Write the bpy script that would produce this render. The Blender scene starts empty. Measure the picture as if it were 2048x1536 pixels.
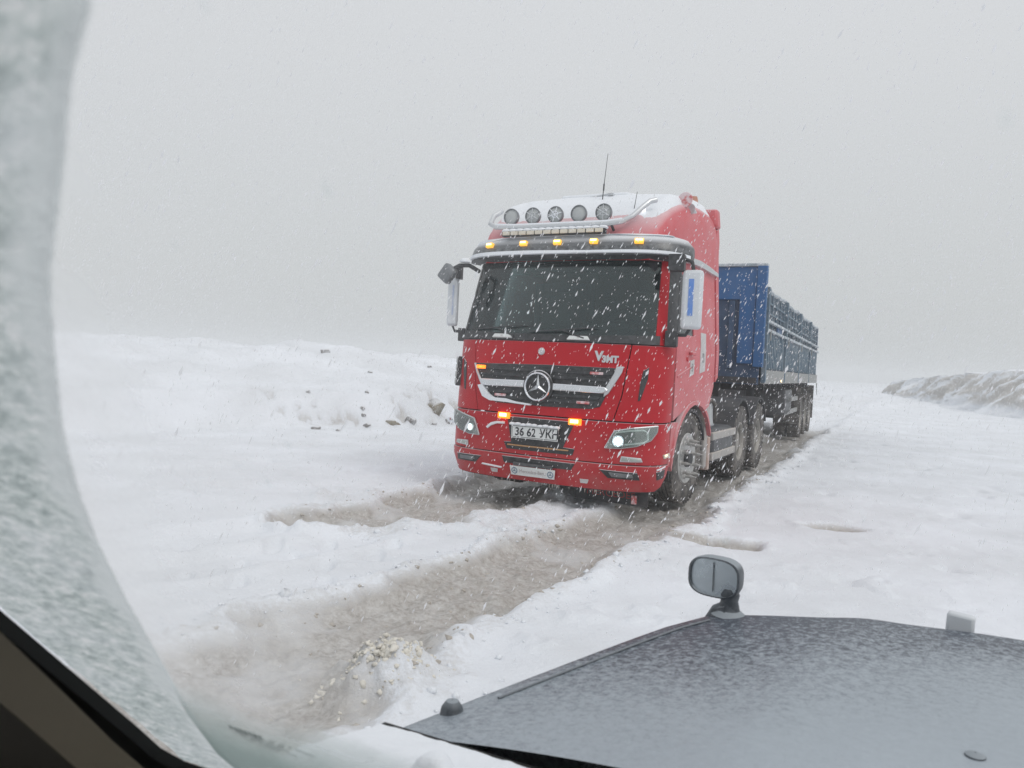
import bpy, bmesh, math, random
import numpy as np
from mathutils import Vector, Matrix

SC = bpy.context.scene
COL = SC.collection
R = math.radians
rng = np.random.default_rng(7)
random.seed(7)

# ------------------------------------------------------------------ camera
F_PX, ROLL, HORIZON, EYE = 1530.0, 2.9, 725.0, 1.52
cam_d = bpy.data.cameras.new('camera')
cam_d.sensor_width = 36.0
cam_d.lens = F_PX / 2048.0 * 36.0
cam_d.clip_start = 0.01
cam_d.clip_end = 3000
cam_d.dof.use_dof = True
cam_d.dof.focus_distance = 8.6
cam_d.dof.aperture_fstop = 9.0
cam = bpy.data.objects.new('camera', cam_d)
COL.objects.link(cam)
_th = math.atan((768 - HORIZON) / F_PX)
_f = Vector((0, math.cos(_th), -math.sin(_th)))
_r0 = Vector((1, 0, 0))
_u0 = _r0.cross(_f)
_r = math.cos(R(ROLL)) * _r0 + math.sin(R(ROLL)) * _u0
_u = -math.sin(R(ROLL)) * _r0 + math.cos(R(ROLL)) * _u0
cam.matrix_world = Matrix(((_r.x, _u.x, -_f.x, 0), (_r.y, _u.y, -_f.y, 0), (_r.z, _u.z, -_f.z, EYE), (0, 0, 0, 1)))
SC.camera = cam

# ------------------------------------------------------------------ world, sun, exposure
SUN_DIR = Vector((0.55, -0.62, 1.0)).normalized()          # towards the sun, behind the cloud
w = bpy.data.worlds.new('World')
SC.world = w
w.use_nodes = True
nt = w.node_tree
bg = nt.nodes['Background']
sky = nt.nodes.new('ShaderNodeTexSky')
sky.sky_type = 'NISHITA'
sky.sun_disc = False
sky.sun_elevation = math.asin(SUN_DIR.z)
sky.sun_rotation = math.atan2(SUN_DIR.x, SUN_DIR.y)
sky.air_density = 1.5
sky.dust_density = 5.0
mixc = nt.nodes.new('ShaderNodeMix')
mixc.data_type = 'RGBA'
mixc.inputs[0].default_value = 0.93                        # the cloud deck over the clear sky
# overcast deck: pale at the skyline, brighter overhead
tcw = nt.nodes.new('ShaderNodeTexCoord'); sxw = nt.nodes.new('ShaderNodeSeparateXYZ'); crw = nt.nodes.new('ShaderNodeValToRGB')
nt.links.new(tcw.outputs['Generated'], sxw.inputs[0]); nt.links.new(sxw.outputs[2], crw.inputs[0])
crw.color_ramp.elements[0].position = 0.0; crw.color_ramp.elements[0].color = (0.575, 0.60, 0.61, 1)
e_ = crw.color_ramp.elements.new(0.35); e_.color = (0.70, 0.715, 0.73, 1)
crw.color_ramp.elements[2].position = 1.0; crw.color_ramp.elements[2].color = (0.82, 0.84, 0.87, 1)
scw = nt.nodes.new('ShaderNodeVectorMath'); scw.operation = 'SCALE'; scw.inputs['Scale'].default_value = 10.0
nt.links.new(crw.outputs[0], scw.inputs[0]); nt.links.new(scw.outputs[0], mixc.inputs[7])
nt.links.new(sky.outputs[0], mixc.inputs[6])
nt.links.new(mixc.outputs[2], bg.inputs[0])
bg.inputs[1].default_value = 0.1

sun_d = bpy.data.lights.new('sun', 'SUN')
sun_d.energy = 0.86
sun_d.angle = R(25)
sun_d.color = (1.0, 0.97, 0.93)
sun = bpy.data.objects.new('sun', sun_d)
COL.objects.link(sun)
sun.rotation_euler = SUN_DIR.to_track_quat('Z', 'Y').to_euler()

SC.view_settings.view_transform = 'Standard'
SC.view_settings.look = 'None'
SC.view_settings.gamma = 1.0
SC.view_settings.exposure = 0.0
SC.render.engine = 'CYCLES'
SC.cycles.max_bounces = 10
SC.cycles.diffuse_bounces = 4
SC.cycles.glossy_bounces = 4
SC.cycles.transmission_bounces = 6
SC.cycles.transparent_max_bounces = 16
SC.cycles.volume_bounces = 2
SC.cycles.use_denoising = True

# ------------------------------------------------------------------ noise
def _hash(ix, iy, seed):
    h = (ix.astype(np.int64) * 374761393 + iy.astype(np.int64) * 668265263 + seed * 974634777) & 0x7fffffff
    h = ((h ^ (h >> 13)) * 1274126177) & 0x7fffffff
    return ((h ^ (h >> 16)) & 0xffff) / 65535.0
def vnoise(x, y, seed=0):
    x = np.asarray(x, float); y = np.asarray(y, float)
    ix = np.floor(x); iy = np.floor(y); fx = x - ix; fy = y - iy
    fx = fx * fx * (3 - 2 * fx); fy = fy * fy * (3 - 2 * fy)
    a = _hash(ix, iy, seed); b = _hash(ix + 1, iy, seed); c = _hash(ix, iy + 1, seed); d = _hash(ix + 1, iy + 1, seed)
    return (a + (b - a) * fx) * (1 - fy) + (c + (d - c) * fx) * fy
def fbm(x, y, oct=4, seed=0):
    s = 0; a = 0.5
    for i in range(oct):
        s = s + a * vnoise(x * 2 ** i, y * 2 ** i, seed + i); a *= 0.5
    return s * 1.07
def sstep(a, b, x):
    t = np.clip((x - a) / (b - a), 0, 1)
    return t * t * (3 - 2 * t)

# ------------------------------------------------------------------ materials
MATS = {}
def newmat(name):
    m = bpy.data.materials.new(name)
    m.use_nodes = True
    MATS[name] = m
    return m, m.node_tree, m.node_tree.nodes['Principled BSDF']
def noise_node(n, scale, detail=4, rough=0.6, coord='Object'):
    tc = n.nodes.new('ShaderNodeTexCoord')
    tx = n.nodes.new('ShaderNodeTexNoise')
    tx.inputs['Scale'].default_value = scale
    tx.inputs['Detail'].default_value = detail
    tx.inputs['Roughness'].default_value = rough
    n.links.new(tc.outputs[coord], tx.inputs['Vector'])
    return tx
def ramp(n, src, stops):
    r = n.nodes.new('ShaderNodeValToRGB')
    while len(r.color_ramp.elements) < len(stops):
        r.color_ramp.elements.new(0.5)
    for e, (p, c) in zip(r.color_ramp.elements, stops):
        e.position = p
        e.color = c if len(c) == 4 else (*c, 1)
    n.links.new(src, r.inputs[0])
    return r
def g(v):
    return (v, v, v, 1)
def mixrgb(n, fac, a, b):
    m = n.nodes.new('ShaderNodeMix')
    m.data_type = 'RGBA'
    for sock, val in ((0, fac), (6, a), (7, b)):
        if hasattr(val, 'is_output'):
            n.links.new(val, m.inputs[sock])
        elif sock == 0:
            m.inputs[0].default_value = val
        else:
            m.inputs[sock].default_value = (*val, 1) if len(val) == 3 else val
    return m.outputs[2]
def bump(n, bsdf, src, strength=0.3, dist=0.02):
    b = n.nodes.new('ShaderNodeBump')
    b.inputs['Strength'].default_value = strength
    b.inputs['Distance'].default_value = dist
    n.links.new(src, b.inputs['Height'])
    n.links.new(b.outputs[0], bsdf.inputs['Normal'])
    return b
def M(name, col, rough=0.5, metal=0.0, vary=0.15, vscale=8, dust=0.0, dscale=12, dustcol=(0.78, 0.8, 0.83), coat=0.0, spec=0.5, bumps=0.0, lo=0.42, hi=0.72, up=0.0):
    """painted / plastic / metal surface with colour variation and a film of blown snow or mud (dust 0..1)"""
    m, n, b = newmat(name)
    tx = noise_node(n, vscale, 4)
    c2 = tuple(max(0, x * (1 - vary)) for x in col)
    c1 = tuple(min(1, x * (1 + vary)) for x in col)
    base = mixrgb(n, tx.outputs[0], c1, c2)
    if dust > 0:
        dn = noise_node(n, dscale, 8, 0.7)
        rr = ramp(n, dn.outputs[0], [(lo, g(0.25 * dust)), (hi, g(min(1, 1.6 * dust)))])
        fac = rr.outputs[0]
        if up > 0:
            ge = n.nodes.new('ShaderNodeNewGeometry')
            sx = n.nodes.new('ShaderNodeSeparateXYZ')
            n.links.new(ge.outputs['Normal'], sx.inputs[0])
            ur = ramp(n, sx.outputs[2], [(0.35, g(0)), (0.75, g(up))])
            ad = n.nodes.new('ShaderNodeMath'); ad.operation = 'MAXIMUM'
            n.links.new(fac, ad.inputs[0]); n.links.new(ur.outputs[0], ad.inputs[1])
            fac = ad.outputs[0]
        base = mixrgb(n, fac, base, dustcol)
        rm = n.nodes.new('ShaderNodeMapRange')
        rm.inputs[3].default_value = rough; rm.inputs[4].default_value = 0.8
        n.links.new(fac, rm.inputs[0]); n.links.new(rm.outputs[0], b.inputs['Roughness'])
    else:
        b.inputs['Roughness'].default_value = rough
    n.links.new(base, b.inputs['Base Color'])
    b.inputs['Metallic'].default_value = metal
    b.inputs['Coat Weight'].default_value = coat
    b.inputs['Coat Roughness'].default_value = 0.12
    b.inputs['Specular IOR Level'].default_value = spec
    if bumps > 0:
        bn = noise_node(n, dscale * 3, 5, 0.7)
        bump(n, b, bn.outputs[0], bumps, 0.01)
    return m
def muddy(name, z0, z1, amt, col=(0.30, 0.27, 0.25)):
    """road spray: a film of grey-brown slush thrown up on the lower body"""
    m = MATS[name]; n = m.node_tree; b = n.nodes['Principled BSDF']
    old = b.inputs['Base Color'].links[0].from_socket
    tc = n.nodes.new('ShaderNodeTexCoord'); sx = n.nodes.new('ShaderNodeSeparateXYZ'); n.links.new(tc.outputs['Object'], sx.inputs[0])
    mr = n.nodes.new('ShaderNodeMapRange'); mr.inputs[1].default_value = z1; mr.inputs[2].default_value = z0; mr.inputs[3].default_value = 0; mr.inputs[4].default_value = amt
    n.links.new(sx.outputs[2], mr.inputs[0])
    tx = noise_node(n, 5, 8, 0.72); rr = ramp(n, tx.outputs[0], [(0.34, g(0.1)), (0.7, g(1))])
    mu = n.nodes.new('ShaderNodeMath'); mu.operation = 'MULTIPLY'; n.links.new(mr.outputs[0], mu.inputs[0]); n.links.new(rr.outputs[0], mu.inputs[1])
    n.links.new(mixrgb(n, mu.outputs[0], old, col), b.inputs['Base Color'])
def EM(name, col, strength, base=(0.8, 0.5, 0.1)):
    m, n, b = newmat(name)
    b.inputs['Base Color'].default_value = (*base, 1)
    b.inputs['Emission Color'].default_value = (*col, 1)
    b.inputs['Emission Strength'].default_value = strength
    b.inputs['Roughness'].default_value = 0.3
    return m
def GLASS(name, tint, gloss=0.12, rough=0.03, film=0.0, filmcol=(0.6, 0.65, 0.68)):
    """thin pane: tinted see-through, mirror-like reflection growing at grazing angles, an optional film on it"""
    m, n, b = newmat(name)
    n.nodes.remove(b)
    out = n.nodes['Material Output']
    tr = n.nodes.new('ShaderNodeBsdfTransparent'); tr.inputs[0].default_value = (*tint, 1)
    gl = n.nodes.new('ShaderNodeBsdfGlossy'); gl.inputs['Roughness'].default_value = rough
    fr = n.nodes.new('ShaderNodeFresnel'); fr.inputs[0].default_value = 1.5
    mm = n.nodes.new('ShaderNodeMath'); mm.operation = 'ADD'; mm.inputs[1].default_value = gloss - 0.04; mm.use_clamp = True
    n.links.new(fr.outputs[0], mm.inputs[0])
    mx = n.nodes.new('ShaderNodeMixShader')
    n.links.new(mm.outputs[0], mx.inputs[0]); n.links.new(tr.outputs[0], mx.inputs[1]); n.links.new(gl.outputs[0], mx.inputs[2])
    last = mx.outputs[0]
    if film > 0:
        df = n.nodes.new('ShaderNodeBsdfDiffuse'); df.inputs[0].default_value = (*filmcol, 1)
        tl = n.nodes.new('ShaderNodeBsdfTranslucent'); tl.inputs[0].default_value = (*filmcol, 1)
        m1 = n.nodes.new('ShaderNodeMixShader'); m1.inputs[0].default_value = 0.5
        n.links.new(df.outputs[0], m1.inputs[1]); n.links.new(tl.outputs[0], m1.inputs[2])
        tx = noise_node(n, 5, 6, 0.65)
        rr = ramp(n, tx.outputs[0], [(0.3, g(film * 0.35)), (0.75, g(film * 1.4))])
        m2 = n.nodes.new('ShaderNodeMixShader')
        n.links.new(rr.outputs[0], m2.inputs[0]); n.links.new(last, m2.inputs[1]); n.links.new(m1.outputs[0], m2.inputs[2])
        last = m2.outputs[0]
    n.links.new(last, out.inputs[0])
    return m

def ground_material():
    m, n, b = newmat('snow_and_slush')
    at = n.nodes.new('ShaderNodeAttribute'); at.attribute_name = 'dirt'
    tc = n.nodes.new('ShaderNodeTexCoord')
    def nz(scale, detail, rough=0.6):
        t = n.nodes.new('ShaderNodeTexNoise')
        t.inputs['Scale'].default_value = scale; t.inputs['Detail'].default_value = detail; t.inputs['Roughness'].default_value = rough
        n.links.new(tc.outputs['Object'], t.inputs['Vector'])
        return t
    big = nz(0.7, 4); mid = nz(6, 6); fine = nz(45, 5, 0.7); grit = nz(26, 6, 0.75)
    snow = mixrgb(n, ramp(n, big.outputs[0], [(0.35, g(0)), (0.65, g(1))]).outputs[0], (0.85, 0.88, 0.93), (0.75, 0.775, 0.81))
    d1 = ramp(n, mid.outputs[0], [(0.28, (0.28, 0.245, 0.21)), (0.5, (0.43, 0.405, 0.37)), (0.72, (0.58, 0.565, 0.54))])
    d2 = ramp(n, grit.outputs[0], [(0.36, (0.15, 0.12, 0.09)), (0.48, (0.45, 0.42, 0.385)), (0.62, (0.70, 0.69, 0.675))])
    dirt = mixrgb(n, 0.42, d1.outputs[0], d2.outputs[0])
    # ragged mask: attribute broken up by noise
    ms = n.nodes.new('ShaderNodeMath'); ms.operation = 'MULTIPLY_ADD'; ms.inputs[1].default_value = 1.1; ms.inputs[2].default_value = -0.55
    n.links.new(grit.outputs[0], ms.inputs[0])
    ad = n.nodes.new('ShaderNodeMath'); ad.operation = 'ADD'
    n.links.new(at.outputs['Fac'], ad.inputs[0]); n.links.new(ms.outputs[0], ad.inputs[1])
    rr = ramp(n, ad.outputs[0], [(0.12, g(0)), (0.36, g(0.42)), (0.8, g(0.9))])
    c = mixrgb(n, rr.outputs[0], snow, dirt)
    n.links.new(c, b.inputs['Base Color'])
    rgh = ramp(n, rr.outputs[0], [(0.1, g(0.8)), (0.9, g(0.42))]); n.links.new(rgh.outputs[0], b.inputs['Roughness'])
    b.inputs['Specular IOR Level'].default_value = 0.3
    sm = n.nodes.new('ShaderNodeMath'); sm.operation = 'MULTIPLY_ADD'; sm.inputs[1].default_value = 0.5
    n.links.new(mid.outputs[0], sm.inputs[0]); n.links.new(fine.outputs[0], sm.inputs[2])
    bump(n, b, sm.outputs[0], 0.55, 0.03)
    return m
ground_material()
def snow_mat(name='fresh_snow', col=(0.82, 0.85, 0.89), sc=40):
    m, n, b = newmat(name)
    t = noise_node(n, sc, 6, 0.7)
    n.links.new(mixrgb(n, t.outputs[0], col, tuple(x * 0.93 for x in col)), b.inputs['Base Color'])
    b.inputs['Roughness'].default_value = 0.85
    b.inputs['Specular IOR Level'].default_value = 0.15
    bump(n, b, t.outputs[0], 0.4, 0.01)
    return m
snow_mat()
snow_mat('dirty_snow', (0.52, 0.48, 0.43), 25)
snow_mat('slush_clod', (0.5, 0.465, 0.42), 18)
def flake_material():
    m, n, b = newmat('flake')
    n.nodes.remove(b)
    d = n.nodes.new('ShaderNodeBsdfDiffuse'); t = n.nodes.new('ShaderNodeBsdfTranslucent'); x = n.nodes.new('ShaderNodeMixShader')
    d.inputs[0].default_value = t.inputs[0].default_value = (0.95, 0.96, 0.98, 1); x.inputs[0].default_value = 0.55
    n.links.new(d.outputs[0], x.inputs[1]); n.links.new(t.outputs[0], x.inputs[2]); n.links.new(x.outputs[0], n.nodes['Material Output'].inputs[0])
flake_material()

M('red', (0.45, 0.003, 0.012), 0.4, vary=0.16, vscale=3, dust=0.012, dscale=9, coat=0.12, spec=0.25, up=0.55, lo=0.5, hi=0.9)
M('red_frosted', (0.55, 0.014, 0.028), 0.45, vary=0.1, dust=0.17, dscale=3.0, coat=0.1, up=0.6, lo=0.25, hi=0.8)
M('red_lamp', (0.5, 0.02, 0.02), 0.35, dust=0.45, dscale=9, lo=0.45, hi=0.55)
M('black_plastic', (0.018, 0.02, 0.023), 0.5, dust=0.05, dscale=20)
M('black_visor', (0.02, 0.025, 0.028), 0.25, dust=0.22, dscale=14, lo=0.42, hi=0.75, up=0.85)
M('grille_black', (0.012, 0.013, 0.015), 0.4, dust=0.05, dscale=18, up=0.9)
M('chrome', (0.75, 0.77, 0.8), 0.16, 1.0, vary=0.06, dust=0.12, dscale=14, up=0.7)
M('bar_silver', (0.6, 0.62, 0.64), 0.3, 0.8, vary=0.08, dust=0.45, dscale=9, up=0.9, dustcol=(0.68, 0.7, 0.71))
M('mirror_white', (0.6, 0.63, 0.66), 0.6, dust=0.4, dscale=7)
M('blue_faded', (0.38, 0.44, 0.6), 0.6, dust=0.4, dscale=10)
M('blue_print', (0.10, 0.24, 0.62), 0.6, dust=0.12, dscale=10)
M('plate_white', (0.72, 0.74, 0.73), 0.5, dust=0.12, dscale=20)
M('plate_ink', (0.02, 0.022, 0.028), 0.6)
M('plate_blue_ink', (0.12, 0.2, 0.3), 0.6)
M('faded_ink', (0.5, 0.46, 0.46), 0.6)
M('red_ink', (0.3, 0.03, 0.03), 0.6)
M('rubber', (0.022, 0.022, 0.024), 0.85, vary=0.3, dust=0.42, dscale=10, dustcol=(0.40, 0.37, 0.34), bumps=0.2)
M('rim', (0.33, 0.32, 0.3), 0.55, 0.3, vary=0.2, dust=0.4, dscale=9, dustcol=(0.42, 0.39, 0.35))
M('hub_steel', (0.5, 0.5, 0.49), 0.4, 0.6, vary=0.15, dust=0.25, dscale=12, dustcol=(0.5, 0.48, 0.45))
M('chassis', (0.025, 0.027, 0.032), 0.7, vary=0.3, dust=0.12, dscale=6, dustcol=(0.3, 0.29, 0.28))
M('tank_dark', (0.03, 0.032, 0.036), 0.45, dust=0.1, dscale=8)
M('step_grey', (0.36, 0.35, 0.34), 0.6, vary=0.25, dust=0.35, dscale=7, dustcol=(0.55, 0.5, 0.46), up=0.8)
M('rust_step', (0.42, 0.28, 0.22), 0.7, vary=0.2, dust=0.3, dscale=9)
M('grey_box', (0.4, 0.42, 0.43), 0.6, vary=0.15, dust=0.25, dscale=8, up=0.8)
M('panel_grey', (0.5, 0.48, 0.48), 0.5, vary=0.12, dust=0.25, dscale=6)
M('trailer_blue', (0.007, 0.095, 0.27), 0.5, vary=0.25, dust=0.03, dscale=4, coat=0.1)
M('trailer_dark_blue', (0.008, 0.048, 0.12), 0.55, vary=0.35, dust=0.05, dscale=3)
M('trailer_side', (0.018, 0.05, 0.085), 0.6, vary=0.35, dust=0.16, dscale=2.2, dustcol=(0.5, 0.53, 0.56))
M('trailer_rib', (0.04, 0.10, 0.155), 0.6, vary=0.3, dust=0.3, dscale=4, dustcol=(0.55, 0.58, 0.6))
M('trailer_snowy_rail', (0.2, 0.26, 0.3), 0.7, dust=0.6, dscale=5)
M('trailer_beam', (0.27, 0.28, 0.28), 0.7, vary=0.25, dust=0.35, dscale=4, dustcol=(0.46, 0.45, 0.43))
M('interior_dark', (0.014, 0.016, 0.02), 0.8)
M('interior_grey', (0.05, 0.055, 0.06), 0.8, vary=0.2)
M('curtain', (0.09, 0.13, 0.17), 0.9, vary=0.2)
M('sticker', (0.35, 0.6, 0.58), 0.6)
M('rock', (0.13, 0.115, 0.1), 0.9, vary=0.4, vscale=3, dust=0.45, dscale=4, up=0.95, bumps=0.5)
M('rock_ochre', (0.2, 0.165, 0.1), 0.9, vary=0.4, vscale=3, dust=0.2, dscale=4, up=0.9, bumps=0.5)
muddy('red', .25, .95, .32)
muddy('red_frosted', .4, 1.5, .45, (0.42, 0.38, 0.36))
EM('amber_lit', (1.0, 0.5, 0.05), 0.9, (0.8, 0.45, 0.05))
EM('amber_core', (1.0, 0.76, 0.28), 5.0, (0.9, 0.7, 0.2))
EM('orange_lit', (1.0, 0.2, 0.01), 2.2, (0.8, 0.2, 0.02))
EM('orange_core', (1.0, 0.62, 0.2), 9.0, (0.9, 0.6, 0.2))
EM('headlamp_lit', (0.82, 0.95, 1.0), 14.0, (0.9, 0.95, 1))
EM('headlamp_dim', (0.75, 0.92, 0.9), 1.2, (0.9, 0.95, 1))
EM('bowl_lit', (0.8, 0.95, 1.0), 0.75, (0.8, 0.85, 0.85))
EM('strip_dim', (0.8, 0.95, 0.95), 0.35, (0.8, 0.85, 0.85))
EM('warm_lens', (1.0, 0.85, 0.6), 0.06, (0.62, 0.58, 0.5))
EM('side_marker_lit', (1.0, 0.75, 0.4), 3.0, (0.9, 0.7, 0.4))
M('lamp_lens_frosted', (0.42, 0.44, 0.44), 0.5, vary=0.1, dust=0.3, dscale=16, dustcol=(0.55, 0.57, 0.57))
M('lamp_rim', (0.16, 0.17, 0.18), 0.4, 0.5, dust=0.12, dscale=15)
M('reflector', (0.45, 0.48, 0.47), 0.3, 0.85, vary=0.2, vscale=14)
M('headlamp_bowl', (0.42, 0.455, 0.43), 0.35, 0.5, vary=0.3, vscale=10)
GLASS('headlamp_glass', (0.85, 0.88, 0.86), 0.14, 0.1, film=0.16, filmcol=(0.5, 0.55, 0.53))
GLASS('door_glass', (0.85, 0.93, 0.93), 0.05, 0.05, film=0.1, filmcol=(0.5, 0.58, 0.6))
GLASS('truck_glass', (0.60, 0.74, 0.74), 0.06, 0.04, film=0.05, filmcol=(0.24, 0.38, 0.42))

# ------------------------------------------------------------------ mesh helpers
class MB:
    def __init__(s): s.v = []; s.f = []
    def add(s, vs, fs):
        o = len(s.v); s.v += [tuple(map(float, p)) for p in vs]; s.f += [tuple(i + o for i in q) for q in fs]; return s
    def box(s, c, d, rot=None, taper=1.0):
        hx, hy, hz = d[0] / 2, d[1] / 2, d[2] / 2
        vs = []
        for z in (-hz, hz):
            k = taper if z > 0 else 1
            for x, y in ((-hx, -hy), (hx, -hy), (hx, hy), (-hx, hy)):
                p = Vector((x * k, y * k, z))
                if rot is not None: p = rot @ p
                vs.append((p.x + c[0], p.y + c[1], p.z + c[2]))
        return s.add(vs, [(3, 2, 1, 0), (4, 5, 6, 7), (0, 1, 5, 4), (1, 2, 6, 5), (2, 3, 7, 6), (3, 0, 4, 7)])
    def tube(s, path, r, n=10, caps=True):
        path = [Vector(p) for p in path]
        rr = r if isinstance(r, (list, tuple)) else [r] * len(path)
        vs = []; fs = []
        up = None
        for i, p in enumerate(path):
            a = path[max(0, i - 1)]; b = path[min(len(path) - 1, i + 1)]
            t = (b - a).normalized()
            if up is None: up = Vector((0, 0, 1)) if abs(t.z) < .9 else Vector((1, 0, 0))
            x = t.cross(up).normalized(); y = x.cross(t).normalized(); up = y
            for k in range(n):
                q = 2 * math.pi * k / n
                vs.append(p + rr[i] * (math.cos(q) * x + math.sin(q) * y))
        for i in range(len(path) - 1):
            for k in range(n):
                fs.append((i * n + k, i * n + (k + 1) % n, (i + 1) * n + (k + 1) % n, (i + 1) * n + k))
        if caps:
            fs.append(tuple(reversed(range(n)))); fs.append(tuple((len(path) - 1) * n + k for k in range(n)))
        return s.add(vs, fs)
    def lathe(s, prof, c, axis, n=32, closed=False):
        """prof [(radius, along)], axis unit vector"""
        a = Vector(axis).normalized(); c = Vector(c)
        up = Vector((0, 0, 1)) if abs(a.z) < .9 else Vector((1, 0, 0))
        x = a.cross(up).normalized(); y = x.cross(a).normalized()
        vs = []; fs = []
        for (rd, al) in prof:
            for k in range(n):
                q = 2 * math.pi * k / n
                vs.append(c + a * al + max(rd, 1e-5) * (math.cos(q) * x + math.sin(q) * y))
        m = len(prof)
        for i in range(m if closed else m - 1):
            j = (i + 1) % m
            for k in range(n):
                fs.append((i * n + k, i * n + (k + 1) % n, j * n + (k + 1) % n, j * n + k))
        return s.add(vs, fs)
    def prism(s, poly, fn, d0, d1):
        """2-D polygon, fn(a, b, d) -> xyz; between depths d0 and d1"""
        n = len(poly)
        vs = [fn(a, b, d0) for a, b in poly] + [fn(a, b, d1) for a, b in poly]
        fs = [tuple(range(n)), tuple(reversed(range(n, 2 * n)))] + [(i, i + n, (i + 1) % n + n, (i + 1) % n) for i in range(n)]
        return s.add(vs, fs)
    def build(s, name, mat, parent=None, smooth=35, bevel=0.0, loc=None, recalc=True):
        me = bpy.data.meshes.new(name)
        me.from_pydata(s.v, [], s.f)
        if recalc:
            bm = bmesh.new(); bm.from_mesh(me); bmesh.ops.recalc_face_normals(bm, faces=bm.faces[:]); bm.to_mesh(me); bm.free()
        return link(name, me, mat, parent, smooth, bevel, loc)
def link(name, me, mat, parent=None, smooth=35, bevel=0.0, loc=None):
    me.materials.append(MATS[mat] if isinstance(mat, str) else mat)
    if smooth:
        me.polygons.foreach_set('use_smooth', [True] * len(me.polygons))
        try: me.set_sharp_from_angle(angle=R(smooth))
        except Exception: pass
    o = bpy.data.objects.new(name, me)
    COL.objects.link(o)
    if parent is not None: o.parent = parent
    if loc is not None: o.location = loc
    if bevel > 0:
        b = o.modifiers.new('bevel', 'BEVEL'); b.width = bevel; b.segments = 2; b.limit_method = 'ANGLE'; b.angle_limit = R(40)
    return o
def tag(o, label=None, cat=None, group=None, kind=None):
    if label: o['label'] = label
    if cat: o['category'] = cat
    if group: o['group'] = group
    if kind: o['kind'] = kind
    return o
def empty(name, loc, rz=0):
    o = bpy.data.objects.new(name, None); COL.objects.link(o); o.location = loc; o.rotation_euler = (0, 0, rz); o.empty_display_size = 0.3
    return o
def text(name, body, size, mat, parent, fn, extrude=0.002, bold=0.0, squash=1.0):
    """lettering as mesh; fn(x, y, d) places each point"""
    cu = bpy.data.curves.new(name, 'FONT')
    cu.body = body; cu.size = size; cu.align_x = 'CENTER'; cu.align_y = 'CENTER'; cu.extrude = extrude; cu.resolution_u = 3; cu.offset = bold
    t = bpy.data.objects.new(name + '_tmp', cu); COL.objects.link(t)
    dg = bpy.context.evaluated_depsgraph_get()
    me = bpy.data.meshes.new_from_object(t.evaluated_get(dg))
    bpy.data.objects.remove(t); bpy.data.curves.remove(cu)
    me.name = name
    for v in me.vertices:
        v.co = fn(v.co.x * squash, v.co.y, v.co.z)
    me.materials.clear()
    return link(name, me, mat, parent, smooth=0)
def gridmesh(P, name, mat, parent=None, smooth=40):
    """P: array (m, n, 3)"""
    m, n, _ = P.shape
    i = np.arange(m * n).reshape(m, n)
    q = np.stack([i[:-1, :-1], i[1:, :-1], i[1:, 1:], i[:-1, 1:]], -1).reshape(-1, 4)
    me = bpy.data.meshes.new(name)
    me.vertices.add(m * n); me.vertices.foreach_set('co', P.reshape(-1).astype(np.float32))
    me.loops.add(q.size); me.loops.foreach_set('vertex_index', q.reshape(-1).astype(np.int32))
    me.polygons.add(len(q)); me.polygons.foreach_set('loop_start', (np.arange(len(q)) * 4).astype(np.int32))
    try: me.polygons.foreach_set('loop_total', np.full(len(q), 4, np.int32))
    except Exception: pass
    me.update(calc_edges=True); me.validate()
    return link(name, me, mat, parent, smooth)
def pts_mesh(V, Fq, name, mat, parent=None, smooth=40):
    me = bpy.data.meshes.new(name)
    V = np.asarray(V, np.float32); Fq = np.asarray(Fq, np.int32); k = Fq.shape[1]
    me.vertices.add(len(V)); me.vertices.foreach_set('co', V.reshape(-1))
    me.loops.add(Fq.size); me.loops.foreach_set('vertex_index', Fq.reshape(-1))
    me.polygons.add(len(Fq)); me.polygons.foreach_set('loop_start', (np.arange(len(Fq)) * k).astype(np.int32))
    try: me.polygons.foreach_set('loop_total', np.full(len(Fq), k, np.int32))
    except Exception: pass
    me.update(calc_edges=True); me.validate()
    return link(name, me, mat, parent, smooth)
def ico(sub=1):
    bm = bmesh.new(); bmesh.ops.create_icosphere(bm, subdivisions=sub, radius=1.0)
    V = np.array([v.co[:] for v in bm.verts]); Fc = np.array([[v.index for v in f.verts] for f in bm.faces]); bm.free()
    return V, Fc

# ------------------------------------------------------------------ where things stand
TY = R(28.0)
LX = np.array([math.cos(TY), -math.sin(TY)]); LY = np.array([math.sin(TY), math.cos(TY)])
TO = np.array([0.310, 8.123])                       # foot of the truck's front centre
def tw(x, y): return TO + x * LX + y * LY
CAR_YAW = R(36.0)

# ------------------------------------------------------------------ ground
def seg_dist(X, Y, pts, wid):
    """distance to a polyline divided by its local half width"""
    best = np.full(X.shape, 1e9)
    for (a, b, wa, wb) in zip(pts[:-1], pts[1:], wid[:-1], wid[1:]):
        a = np.array(a); b = np.array(b); d = b - a; l2 = d @ d
        t = np.clip(((X - a[0]) * d[0] + (Y - a[1]) * d[1]) / l2, 0, 1)
        dd = np.hypot(X - a[0] - t * d[0], Y - a[1] - t * d[1]) / (wa + (wb - wa) * t)
        best = np.minimum(best, dd)
    return best
TRK_A = [(-3.2, 1.0), (-1.75, 2.3), (-1.15, 3.4), (-.78, 4.1), (-.44, 4.85), (.08, 5.64), (.85, 6.9), (1.55, 7.95), tuple(tw(1.02, 1.4)), tuple(tw(1.02, 5)), tuple(tw(.72, 15)), tuple(tw(.5, 28)), tuple(tw(0.2, 60))]
WID_A = [1.0, .9, .68, .54, .43, .43, .46, .5, .52, .5, .55, .6, .8]
TRK_B = [(-1.75, 6.95), (-1.2, 7.35), (-.75, 7.75), (-.25, 8.6), tuple(tw(-1.02, 1.4)), tuple(tw(-1.02, 5)), tuple(tw(-1.3, 15)), tuple(tw(-1.5, 28)), tuple(tw(-1.9, 60))]
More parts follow.
